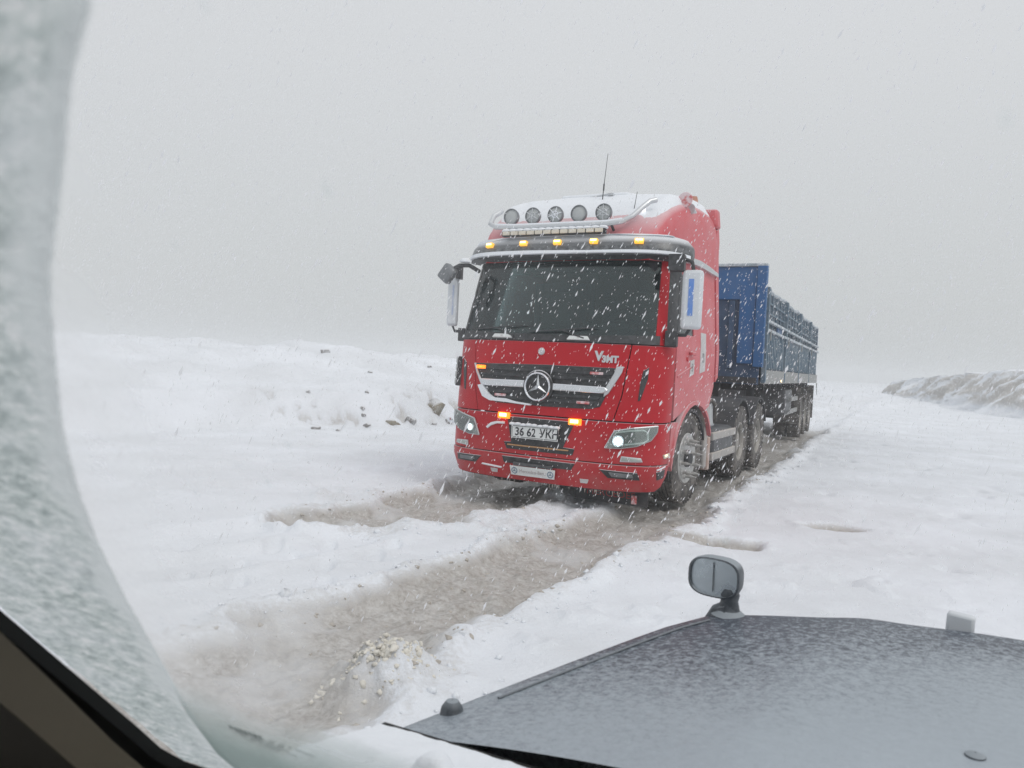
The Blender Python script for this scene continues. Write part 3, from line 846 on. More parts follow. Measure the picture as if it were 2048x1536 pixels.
    for z_, u0, u1 in ((1.45, -.85, .78), (1.385, -.82, .75), (1.20, -.68, .66), (1.14, -.62, .6)):
        patch('grille_slat', [(u0, z_ + .018), (u1, z_ + .018), (u1 - .015, z_ - .018), (u0 + .015, z_ - .018)], 'black_plastic', G_, .024, .02, bevel=.006)
    patch('chrome_bar', [(-.80, 1.325), (-.15, 1.335), (-.15, 1.255), (-.74, 1.25)], 'chrome', G_, .045, .03, bevel=.012)
    patch('chrome_bar', [(.10, 1.32), (.70, 1.315), (.74, 1.28), (.69, 1.245), (.10, 1.245)], 'chrome', G_, .045, .03, bevel=.012)
    patch('chrome_trim', [(.80, 1.53), (.875, 1.535), (.86, 1.47), (.74, 1.25), (.69, 1.21), (.70, 1.30), (.78, 1.46)], 'bar_silver', G_, .03, .03, bevel=.01)
    patch('chrome_trim', mir([(.885, 1.50), (.90, 1.49), (.86, 1.40), (.72, 1.17), (.62, 1.085), (.60, 1.10), (.70, 1.19), (.84, 1.42)]), 'bar_silver', G_, .026, .03, bevel=.006)
    sn = [(-.80, 1.25), (-.72, 1.13), (-.62, 1.09), (-.40, 1.085), (-.12, 1.068), (-.10, 1.085), (-.30, 1.10), (-.42, 1.125), (-.56, 1.125), (-.64, 1.16), (-.74, 1.262)]
    patch('snow_in_grille', sn, 'fresh_snow', G_, .05, .05, du=.04, dz=.04, bevel=.008)
    # emblem
    E_ = MB(); c = at(-.035, 1.275, .03); E_.lathe([(.001, .0), (.17, .0), (.178, .012), (.17, .02), (.001, .022)], tuple(c), (0, -1, .04), 36)
    Eo = E_.build('emblem', 'grille_black', T)
    star(Eo, 'star', 'chrome', lambda a, b, d: Vector((c[0] + a, c[1] - .024 - d, c[2] + b)), .155, .07, .022)
    c2 = at(-.05, 1.655, .0); e2 = MB(); e2.lathe([(.0, .016), (.034, .014), (.04, .006), (.04, -.01)], tuple(c2), (0, -1, .08), 24)
    e2o = e2.build('small_emblem', 'panel_grey', T)
    star(e2o, 'star', 'chrome', lambda a, b, d: Vector((c2[0] + a, c2[1] - .016 - d, c2[2] + b)), .028, .12, .004)
    text('badge_letter', 'V', .135, 'bar_silver', T, onf(.605, 1.628, .004), .006, .006)
    text('badge_letters', '3MT', .095, 'bar_silver', T, onf(.725, 1.60, .004), .006, .005, .95)
    for u_, z_, ww in ((-.78, 1.455, .055),):
        o = patch('grille_lamp', [(u_ - ww, z_ + .018), (u_ + ww, z_ + .018), (u_ + ww, z_ - .02), (u_ - ww, z_ - .02)], 'orange_lit', T, .05, .03)
        patch('lamp_core', [(u_ - .02, z_ + .008), (u_ + .02, z_ + .008), (u_ + .02, z_ - .008), (u_ - .02, z_ - .008)], 'amber_lit', o, .053, .01)
    for u_, z_ in ((.60, 1.45), (.48, 1.14), (-.5, 1.16)):
        patch('grille_reflector', [(u_ - .07, z_ + .014), (u_ + .07, z_ + .014), (u_ + .07, z_ - .014), (u_ - .07, z_ - .014)], 'red_lamp', T, .032, .02)
    # corner panels, with the dark vent slot
    for sg in (1, -1):
        f_ = (lambda p: p) if sg > 0 else mir
        cp = patch('corner_panel', f_([(.81, .975), (1.58, .975), (1.57, 1.762), (.94, 1.762), (.88, 1.24)]), 'red', T, -.002, .03)
        patch('vent_slot', f_([(1.07, 1.50), (1.13, 1.54), (1.125, 1.42), (1.065, 1.20), (1.04, 1.19), (1.05, 1.36)]), 'grille_black', cp, .004, .012, bevel=.002)
    sm = patch('corner_marker', mir([(1.20, 1.56), (1.245, 1.56), (1.245, 1.22), (1.20, 1.22)]), 'black_plastic', T, .05, .05)
    for k in range(4): patch('marker_lens', mir([(1.205, 1.55 - k * .082), (1.24, 1.55 - k * .082), (1.24, 1.483 - k * .082), (1.205, 1.483 - k * .082)]), 'lamp_lens_frosted', sm, .062, .015)
    # ---- windscreen, pillars
    patch('windscreen', [(-1.17, 1.775), (1.17, 1.775), (1.16, 2.66), (-1.16, 2.66)], 'truck_glass', T, .004, .008, bevel=0)
    patch('scuttle', [(-1.22, 1.768), (1.22, 1.768), (1.22, 1.865), (.6, 1.845), (0, 1.84), (-.6, 1.845), (-1.22, 1.865)], 'black_plastic', T, .012, .012)
    for sg in (1, -1):
        f_ = (lambda p: p) if sg > 0 else mir
        patch('pillar', f_([(1.172, 1.77), (1.30, 1.77), (1.26, 2.67), (1.162, 2.67)]), 'red' if sg > 0 else 'black_plastic', T, .01, .04)  # left pillar black, not red: its shaded silhouette is put into the colour
        patch('pillar_trim', f_([(1.305, 1.77), (1.56, 1.77), (1.50, 2.67), (1.265, 2.67)]), 'black_plastic', T, .0, .03)
    for u0, u1, z0 in ((-1.0, -.28, 1.87), (-.22, .55, 1.86)):
        wp = MB(); wp.tube([tuple(at(u0, z0, .03)), tuple(at((u0 + u1) / 2, z0 + .02, .035)), tuple(at(u1, z0 + .06, .03))], [.007, .01, .006], 6)
        wp.tube([tuple(at((u0 + u1) / 2, z0 + .02, .04)), tuple(at(u1 - .12, 1.80, .03))], .01, 6)
        wp.build('wiper', 'black_plastic', T)
    for u0 in (-.55, .365):
        st = patch('scuttle_plate', [(u0 - .13, 1.785), (u0 + .13, 1.785), (u0 + .10, 1.825), (u0 - .10, 1.825)], 'plate_white', T, .035, .03, bevel=.006)
        text('plate_print', '88', .026, 'faded_ink', st, onf(u0, 1.803, .0355), .001)
    stk = patch('sticker', [(-.80, 2.545), (-.68, 2.55), (-.685, 2.49), (-.81, 2.485)], 'sticker', T, -.012, .002, bevel=0)
    # interior
    i_ = MB(); i_.box((0, .62, 1.70), (2.25, .62, .46)); i_.box((.55, .48, 1.96), (.55, .3, .12)); i_.build('dashboard', 'interior_dark', T, 30, .04)
    sw = MB(); sw.lathe([(.225, -.018), (.245, 0), (.225, .018), (.205, 0)], (.58, .78, 2.02), (0, -.75, .66), 30, True)
    sw.build('steering_wheel', 'interior_dark', T)
    for x_ in (-.58, .58):
        s_ = MB(); s_.box((x_, 1.35, 1.75), (.55, .55, .18)); s_.box((x_, 1.62, 2.12), (.52, .16, .66)); s_.box((x_, 1.63, 2.53), (.28, .12, .18)); s_.build('seat', 'interior_grey', T, 30, .05)
    b_ = MB(); b_.box((0, 2.30, 2.2), (2.3, .06, 1.5)); b_.box((0, 1.35, 1.35), (2.3, 1.9, .05)); b_.build('cabin_lining', 'interior_grey', T, 30)
    cu = MB(); n_ = 26
    P = []
    for i in range(n_): P.append((-1.1 + i * .034, 1.95 + .02 * (i % 2)))
    cu.prism(P + [(a, b + .012) for a, b in reversed(P)], lambda a, b, d: (a, b, d), 1.55, 2.6); cu.build('curtain', 'curtain', T)
    hd = MB(); hd.box((0, .55, 2.60), (2.1, .2, .12)); hd.build('sun_shade', 'interior_dark', T, 30, .03)
    # ---- sides
    for sg in (1, -1):
        fn = sR if sg > 0 else sL
        P_ = lambda name, poly, mat, off=0.0, thick=.03, **k: patch(name, poly if sg > 0 else list(reversed(poly)), mat, T if 'par' not in k else k.pop('par'), off, thick, fn=fn, **k)
        fr_arch = [p for p in arch if p[0] <= 1.5][::-1]          # front foot -> top
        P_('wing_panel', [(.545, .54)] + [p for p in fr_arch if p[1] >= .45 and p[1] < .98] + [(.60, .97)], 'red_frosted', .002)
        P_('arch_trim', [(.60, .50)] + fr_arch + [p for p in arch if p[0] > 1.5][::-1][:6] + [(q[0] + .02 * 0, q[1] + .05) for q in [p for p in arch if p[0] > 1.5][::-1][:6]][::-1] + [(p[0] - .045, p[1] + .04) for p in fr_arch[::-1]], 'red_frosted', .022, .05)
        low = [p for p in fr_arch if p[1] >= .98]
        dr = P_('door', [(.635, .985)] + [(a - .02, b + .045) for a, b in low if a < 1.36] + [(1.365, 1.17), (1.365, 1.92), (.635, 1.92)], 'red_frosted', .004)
        P_('window_frame', [(.66, 1.915), (.72, 1.915), (.86, 2.54), (.86, 2.64), (.80, 2.64)], 'black_plastic', .004, par=dr)
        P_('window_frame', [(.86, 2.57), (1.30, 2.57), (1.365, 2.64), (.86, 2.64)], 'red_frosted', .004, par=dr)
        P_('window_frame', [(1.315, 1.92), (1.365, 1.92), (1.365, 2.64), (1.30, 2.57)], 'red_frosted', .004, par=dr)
        P_('window', [(.72, 1.92), (1.315, 1.92), (1.30, 2.57), (.86, 2.57)], 'door_glass', -.006, .006, par=dr, bevel=0)
        P_('quarter_glass', [(.60, 1.79), (.66, 1.92), (.81, 2.62), (.75, 2.62)], 'black_plastic', -.004, .02)
        hn = MB(); hn.box((sg * 1.285, 1.20, 1.72), (.04, .16, .04)); hn.build('door_handle', 'red_frosted', dr, 30, .01)
        lk = MB(); lk.lathe([(.03, 0), (.03, .012), (.001, .014)], (sg * 1.262, 1.05, 1.66), (sg, 0, 0), 16); lk.build('lock', 'red', dr)
        P_('door_crease', [(.70, 1.47), (1.34, 1.60), (1.34, 1.575), (.70, 1.44)], 'red_frosted', .012, .02, par=dr)
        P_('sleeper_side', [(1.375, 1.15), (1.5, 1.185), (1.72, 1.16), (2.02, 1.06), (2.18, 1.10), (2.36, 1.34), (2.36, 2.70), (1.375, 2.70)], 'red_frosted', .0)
        fl = P_('side_flap', [(1.62, 1.50), (1.86, 1.53), (1.88, 1.98), (1.64, 1.98)], 'panel_grey', .006, .012)
        text('flap_print', 'B', .16, 'plate_ink' if 0 else 'lamp_rim', fl, ons(sg, 1.75, 1.68, .007), .001)
        bd = P_('side_badge', [(1.18, 1.46), (1.34, 1.49), (1.34, 1.66), (1.18, 1.64)], 'panel_grey', .012, .01)
        text('badge_print', 'S', .13, 'lamp_rim', bd, ons(sg, 1.26, 1.56, .013), .001)
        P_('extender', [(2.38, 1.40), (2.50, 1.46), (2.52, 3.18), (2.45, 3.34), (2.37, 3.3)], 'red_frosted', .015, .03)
        P_('gutter', [(.70, 2.70), (.70, 2.765), (1.5, 2.80), (1.9, 2.79), (2.36, 2.76), (2.36, 2.715), (1.5, 2.73)], 'bar_silver', .05, .06)
        # step box behind the front wheel
        sb = MB(); sb.box((sg * 1.13, 2.28, .72), (.2, .16, .80)); sb.build('rear_wing_strut', 'step_grey', T, 30, .02)
        rb = MB(); rb.box((sg * 1.17, 2.37, .50), (.16, .09, .42)); rb.build('mud_guard', 'rust_step', T, 30, .015)
        # wheel arch liner
        ln = MB(); A_ = [(1.5 + .80 * math.cos(R(a)), .45 + .64 * math.sin(R(a))) for a in range(-8, 189, 14)]
        B_ = [(1.5 + .76 * math.cos(R(a)), .45 + .60 * math.sin(R(a))) for a in range(188, -9, -14)]
        ln.prism(A_ + B_, lambda a, b, d: (sg * d, a, b), .75, 1.22); ln.build('arch_liner', 'chassis', T)
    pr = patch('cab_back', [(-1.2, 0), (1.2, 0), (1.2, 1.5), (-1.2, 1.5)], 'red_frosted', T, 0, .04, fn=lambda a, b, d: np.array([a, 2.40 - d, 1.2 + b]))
    fl = MB(); fl.box((0, 1.5, 1.15), (1.5, 1.7, .1)); fl.build('cab_floor', 'chassis', T)
    # ---- roof
    yst = [.40, .46, .55, .68, .86, 1.10, 1.40, 1.80, 2.20, 2.40, 2.46]
    zst = [2.90, 3.01, 3.12, 3.24, 3.36, 3.46, 3.53, 3.56, 3.565, 3.54, 3.46]
    hst = [.98, 1.03, 1.07, 1.10, 1.13, 1.16, 1.18, 1.20, 1.20, 1.20, 1.19]
    def roofp(y, q, off=0.0):
        zt = np.interp(y, yst, zst); hw = np.interp(y, yst, hst); m = 7.0; zb = 2.66
        cx, sx = math.cos(q), math.sin(q)
        x = math.copysign(abs(cx) ** (2 / m), cx) * (hw + off); z = zb + (zt - zb + off) * abs(sx) ** (2 / m)
        return (x, y, z)
    yy = np.concatenate([np.linspace(.40, 1.2, 18), np.linspace(1.28, 2.46, 14)])
    qs = np.linspace(0, math.pi, 41)
    P = np.array([[roofp(y, q) for q in qs] for y in yy])
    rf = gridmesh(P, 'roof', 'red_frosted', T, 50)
    mb = MB(); ring = [tuple(p) for p in P[0]]; mb.add(ring, [tuple(range(len(ring)))]); mb.add([tuple(p) for p in P[-1]], [tuple(range(len(ring)))]); mb.build('roof_end', 'red', rf)
    # snow lying on the roof
    qa = np.linspace(R(41), R(139), 60); ys = np.linspace(.58, 2.44, 60); rows = []
    for y in ys:
        row = []
        for i, q in enumerate(qs_ for qs_ in qa):
            e = min(i, len(qa) - 1 - i) / 10.0
            edge = .5 + .9 * float(fbm(np.array([y * 3.0]), np.array([q * 3]), 3, 201)[0])
            fy = min(1.0, (y - .58) / .4 * edge)
            h = .05 * min(1, e * edge) * max(.06, fy) * (.75 + .6 * float(vnoise(np.array([y * 4]), np.array([q * 7]), 203)[0]))
            row.append(roofp(y, q, h - .004 if e > 0 else -.006))
        rows.append(row)
    gridmesh(np.array(rows), 'roof_snow', 'fresh_snow', rf, 60)
    hat = MB(); hat.prism([(-.62, 1.0), (-.55, .86), (.5, .86), (.6, 1.0), (.6, 1.5), (-.62, 1.5)], lambda a, b, d: (a * .8, b + .35, d), 3.46, 3.585); hat.build('roof_hatch', 'fresh_snow', rf, 40, .03)
    hl_ = MB(); hl_.tube([(-.2, 1.15, 3.50), (.05, 1.13, 3.53), (.22, 1.12, 3.545)], [.006, .009, .014], 8); hl_.box((.24, 1.12, 3.535), (.06, .06, .03)); hl_.build('hatch_latch', 'bar_silver', rf)
    # ---- visor with five amber lamps
    voff = lambda z: float(np.interp(z, [2.67, 2.72, 2.82, 2.90, 2.945], [.155, .165, .15, .10, .0]))
    V_ = patch('sun_visor', [(-1.44, 2.685), (1.44, 2.685), (1.46, 2.80), (1.40, 2.90), (1.25, 2.935), (-1.25, 2.935), (-1.40, 2.90), (-1.46, 2.80)], 'black_visor', T, voff, .03, dz=.03, bevel=.006)
    patch('snow_lip', [(-1.44, 2.675), (1.36, 2.675), (1.36, 2.708), (.4, 2.70), (-.3, 2.712), (-1.44, 2.72)], 'fresh_snow', V_, .175, .03, dz=.03, bevel=.006)
    patch('visor_snow', [(-1.42, 2.885), (-1.0, 2.86), (-.72, 2.90), (.62, 2.905), (.9, 2.885), (1.22, 2.90), (1.2, 2.95), (-1.25, 2.95)], 'fresh_snow', V_, lambda z: float(np.interp(z, [2.86, 2.90, 2.95], [.125, .12, .02])), .04, dz=.025, bevel=.01)
    patch('visor_strut', [(-1.3, 2.655), (1.3, 2.655), (1.3, 2.675), (-1.3, 2.675)], 'black_plastic', V_, .15, .12)
    for u_ in (-.90, -.44, -.01, .43, .90):
        o = patch('marker_lamp', [(u_ - .043, 2.822), (u_ + .043, 2.822), (u_ + .043, 2.772), (u_ - .043, 2.772)], 'amber_lit', V_, .19, .05, dz=.03, bevel=.008)
        patch('lamp_core', [(u_ - .034, 2.813), (u_ + .034, 2.813), (u_ + .034, 2.795), (u_ - .034, 2.795)], 'amber_core', o, .196, .01, bevel=.002)
    # ---- lamp bar with five round lamps
    rail = MB(); pth = [(-.93, .62, 3.30), (-.97, .50, 3.22), (-.95, .40, 3.11), (-.86, .37, 3.065), (-.6, .36, 3.05), (0, .35, 3.048), (.5, .36, 3.05), (.66, .40, 3.075), (.75, .47, 3.14), (.83, .55, 3.25), (.88, .62, 3.32), (.93, .68, 3.345)]
    rail.tube(pth, .03, 12); RL = rail.build('lamp_rail', 'bar_silver', T, 50)
    sn = MB(); sn.tube([(p[0], p[1], p[2] + .02) for p in pth[3:8]], .022, 8); sn.build('rail_snow', 'fresh_snow', RL)
    for x_ in (-.55, .55):
        b2 = MB(); b2.tube([(x_, .37, 3.04), (x_, .48, 2.98)], .015, 8); b2.build('rail_foot', 'chassis', RL)
    for i, x_ in enumerate((-.675, -.40, -.12, .16, .45)):
        c = Vector((x_, .40, 3.178)); sp = bpy.data.objects.new('spot_lamp', None); COL.objects.link(sp); sp.parent = T; sp.location = c
        b3 = MB(); b3.lathe([(.001, .10), (.05, .085), (.085, .03), (.094, -.01), (.094, -.022), (.084, -.026), (.08, -.012)], (0, 0, 0), (0, 1, 0), 30); b3.build('lamp_shell', 'lamp_rim', sp)
        ln = MB(); ln.lathe([(.081, -.013), (.06, -.022), (.03, -.027), (.001, -.028)], (0, 0, 0), (0, 1, 0), 30); ln.build('lens', 'lamp_lens_frosted', sp)
        if i in (1, 2, 4):
            gd = MB()
            for a in range(3):
                q = R(60 * a + (20, 75, 30)[(i * 2) % 3]); gd.tube([(-.08 * math.cos(q), -.030, -.08 * math.sin(q)), (0, -.034, 0), (.08 * math.cos(q), -.030, .08 * math.sin(q))], .0055, 6)
            gd.lathe([(.034, -.036), (.040, -.032), (.034, -.028), (.03, -.032)], (0, 0, 0), (0, 1, 0), 20, True); gd.build('stone_guard', 'fresh_snow' if i == 2 else 'bar_silver', sp)
        ft = MB(); ft.tube([(0, .02, -.09), (0, .0, -.125)], .02, 8); ft.box((0, 0, -.10), (.09, .05, .02)); ft.build('lamp_foot', 'chassis', sp)
    # slim light bar under it
    lb = MB(); lb.box((-.10, .30, 2.965), (1.24, .07, .06)); LB = lb.build('light_bar', 'chassis', T, 30, .008)
    for k in range(12):
        o = MB(); o.box((-.66 + k * .1015, .26, 2.967), (.09, .02, .042)); o.build('lens', 'warm_lens', LB, 30, .006)
    sb = MB()
    for k in range(14): sb.lathe([(.001, -.02), (.05, -.012), (.055, 0), (.04, .018), (.001, .024)], (-.68 + k * .09, .30, 3.0), (0, 0, 1), 10)
    sb.build('bar_snow', 'fresh_snow', LB, 60)
    # horns, aerials, beacon on the roof
    dsc = MB(); dsc.lathe([(.001, -.012), (.08, -.008), (.086, .0), (.07, .05), (.001, .07)], (1.10, 1.19, 3.445), (0, 1, 0), 28); DS = dsc.build('round_lamp', 'red_lamp', T)
    ft = MB(); ft.tube([(1.08, 1.24, 3.36), (1.06, 1.26, 3.26)], .014, 8); ft.build('lamp_foot', 'bar_silver', DS)
    hn = MB(); hn.tube([(1.12, 1.35, 3.36), (1.12, 1.6, 3.36), (1.12, 1.9, 3.37)], [.05, .022, .018], 14); hn.tube([(1.12, 1.30, 3.36), (1.12, 1.35, 3.36)], [.07, .05], 14); hn.build('air_horn', 'bar_silver', T)
    bc = MB(); bc.lathe([(.001, .05), (.05, .045), (.06, .0), (.06, -.03)], (.98, 1.95, 3.60), (0, 0, 1), 16); bc.build('beacon', M('beacon_amber', (.45, .16, .08), .4, dust=.2, dscale=10), T)
    bc = MB(); bc.box((1.10, 2.40, 3.45), (.22, .2, .24), None, .8); bc.build('deflector_cap', 'red_frosted', T, 30, .03)
    for x_, y_, z0, z1, dx in ((.18, 1.0, 3.44, 3.99, .03), (.66, .72, 3.16, 3.46, .03)):
        a_ = MB(); a_.tube([(x_, y_, z0), (x_ + dx * .3, y_, z0 + (z1 - z0) * .3), (x_ + dx, y_ + .02, z1)], [.006, .0045, .0025], 6)
        a_.tube([(x_ + dx * .28, y_, z0 + (z1 - z0) * .22), (x_ + dx * .34, y_, z0 + (z1 - z0) * .36)], .009, 6); a_.build('aerial', 'black_plastic', T)
    wl = MB(); wl.box((.80, .62, 3.23), (.07, .03, .03)); wl.build('corner_lamp', EM('white_lit', (1, 1, 1), 1.6, (.9, .9, .9)), T, 30, .006)
    # ---- mirrors
    for sg in (1, -1):
        mr = MB(); mr.box((0, 0, 0), (.205, .10, .60)); MR = mr.build('mirror', 'mirror_white', T, 30, .035)
        MR.location = (1.465, .37, 2.245) if sg > 0 else (-1.375, .34, 2.20); MR.rotation_euler = (0, 0, R(8) if sg > 0 else R(22))
        st = MB(); st.box((-.01 * sg, -.052, 0.02), (.05 if sg > 0 else .03, .006, .37)); st.build('blue_stripe', 'blue_print' if sg > 0 else 'blue_faded', MR, 0)
        if sg < 0: MR.scale = (.62, 1, .95)
        gl = MB(); gl.box((0, .052, 0), (.17, .006, .52)); gl.build('mirror_glass', 'chrome', MR, 0)
        ar = MB(); ar.box((-sg * (.17 if sg > 0 else .10), .0, .37), (.16 if sg > 0 else .1, .14, .17)); ar.tube([(-sg * .13, 0, .42), (-sg * .02, 0, .385), (0, 0, .29)], .022, 8); ar.build('mirror_arm', 'black_plastic', MR, 30, .015)
        ar = MB(); ar.tube([(-sg * .2, .03, -.36), (-sg * .05, .02, -.36), (0, 0, -.28)], .02, 8); ar.box((-sg * .19, .04, -.40), (.12, .12, .16)); ar.build('mirror_bracket', 'black_plastic', MR, 30, .015)
    km = MB(); km.box((0, 0, 0), (.17, .11, .20), Matrix.Rotation(R(38), 3, 'Y')); KM = km.build('kerb_mirror', 'lamp_rim', T, 30, .03); KM.location = (-1.30, .08, 2.50)
    ka = MB(); ka.tube([(.05, .02, .05), (.12, .06, .10), (.20, .14, .11), (.24, .3, .06)], .025, 8); ka.build('mirror_arm', 'black_plastic', KM)
    ks = MB(); ks.lathe([(.001, -.02), (.07, -.01), (.07, .01), (.04, .035), (.001, .04)], (.17, .1, .15), (0, 0, 1), 12); ks.build('mirror_snow', 'fresh_snow', KM, 60)
    # ---- chassis
    ch = MB()
    for x_ in (-.42, .42): ch.box((x_, 3.6, .78), (.09, 6.2, .28))
    for y_ in (.9, 2.6, 3.4, 5.0, 6.3): ch.box((0, y_, .78), (.84, .12, .2))
    ch.build('chassis_frame', 'chassis', T, 30, .01)
    fw = MB(); fw.lathe([(.001, .0), (.45, .0), (.47, -.04), (.45, -.08), (.001, -.08)], (0, 5.0, 1.20), (0, 0, 1), 28); fw.box((0, 5.0, 1.02), (.8, .7, .24)); fw.build('fifth_wheel', 'chassis', T)
    ax = MB()
    for y_ in (1.5, 4.4, 5.8): ax.tube([(-1.0, y_, .5), (1.0, y_, .5)], .09, 10)
    for y_ in (4.4, 5.8): ax.lathe([(.001, -.2), (.2, -.15), (.24, 0), (.2, .15), (.001, .2)], (0, y_, .5), (0, 1, 0), 16)
    ax.box((0, .75, .42), (1.5, .5, .12)); ax.build('axle', 'chassis', T)
    en = MB(); en.box((0, 1.5, .85), (.72, 1.6, .55)); en.box((0, .45, .72), (1.6, .3, .7)); en.build('engine', 'chassis', T, 30, .05)
    for sg in (1, -1):
        wheel(T, sg * 1.06, 1.5, .53, .30, sg, front=True, spikes=sg > 0, steer=R(-4))
        for y_ in (4.40, 5.80):
            wheel(T, sg * 1.09, y_, .53, .27, sg); wheel(T, sg * .76, y_, .53, .27, sg)
            md = MB(); A_ = [(y_ + .64 * math.cos(R(a)), .52 + .64 * math.sin(R(a))) for a in range(20, 161, 14)]; B_ = [(y_ + .61 * math.cos(R(a)), .52 + .61 * math.sin(R(a))) for a in range(160, 19, -14)]
            md.prism(A_ + B_, lambda a, b, d: (sg * d, a, b), .58, 1.24); md.build('mud_guard', 'chassis', T)
        tk = MB(); tk.box((sg * .95, 3.22, .56), (.58, 1.25, .46)); TK = tk.build('fuel_tank', 'tank_dark', T, 30, .08)
        for z_ in (.70, .44):
            b4 = MB(); b4.box((sg * 1.235, 3.20, z_), (.05, 1.36, .10)); b4.build('side_rail', 'step_grey', TK, 30, .012)
        ab = MB(); ab.box((sg * 1.02, 2.66, 1.0), (.36, .30, .36)); AB = ab.build('air_box', 'grey_box', T, 30, .03)
        hs = MB(); hs.tube([(sg * 1.15, 2.50, 1.12), (sg * 1.21, 2.56, 1.16), (sg * 1.23, 2.66, 1.10), (sg * 1.22, 2.72, .90), (sg * 1.1, 2.8, .8)], .026, 10); hs.build('air_hose', 'rubber', AB)
    et = MB(); et.box((.2, 2.9, 1.6), (1.4, .4, .9)); et.tube([(-.8, 2.75, .9), (-.8, 2.75, 3.0)], .09, 14); et.build('equipment_rack', 'chassis', T, 30, .04)
    # slush and ice hanging under the bumper
    ic = MB(); rg = np.random.default_rng(9)
    for k in range(38):
        u_ = rg.uniform(-1.2, 1.2); p = at(u_, .27, -.03); L_ = rg.uniform(.02, .07)
        ic.tube([(p[0], p[1], .265), (p[0] + rg.normal(0, .004), p[1], .265 - L_)], [.010, .001], 5)
    ic.build('icicles', 'dirty_snow', T, 60)['kind'] = 'stuff'
    return T
build_truck()

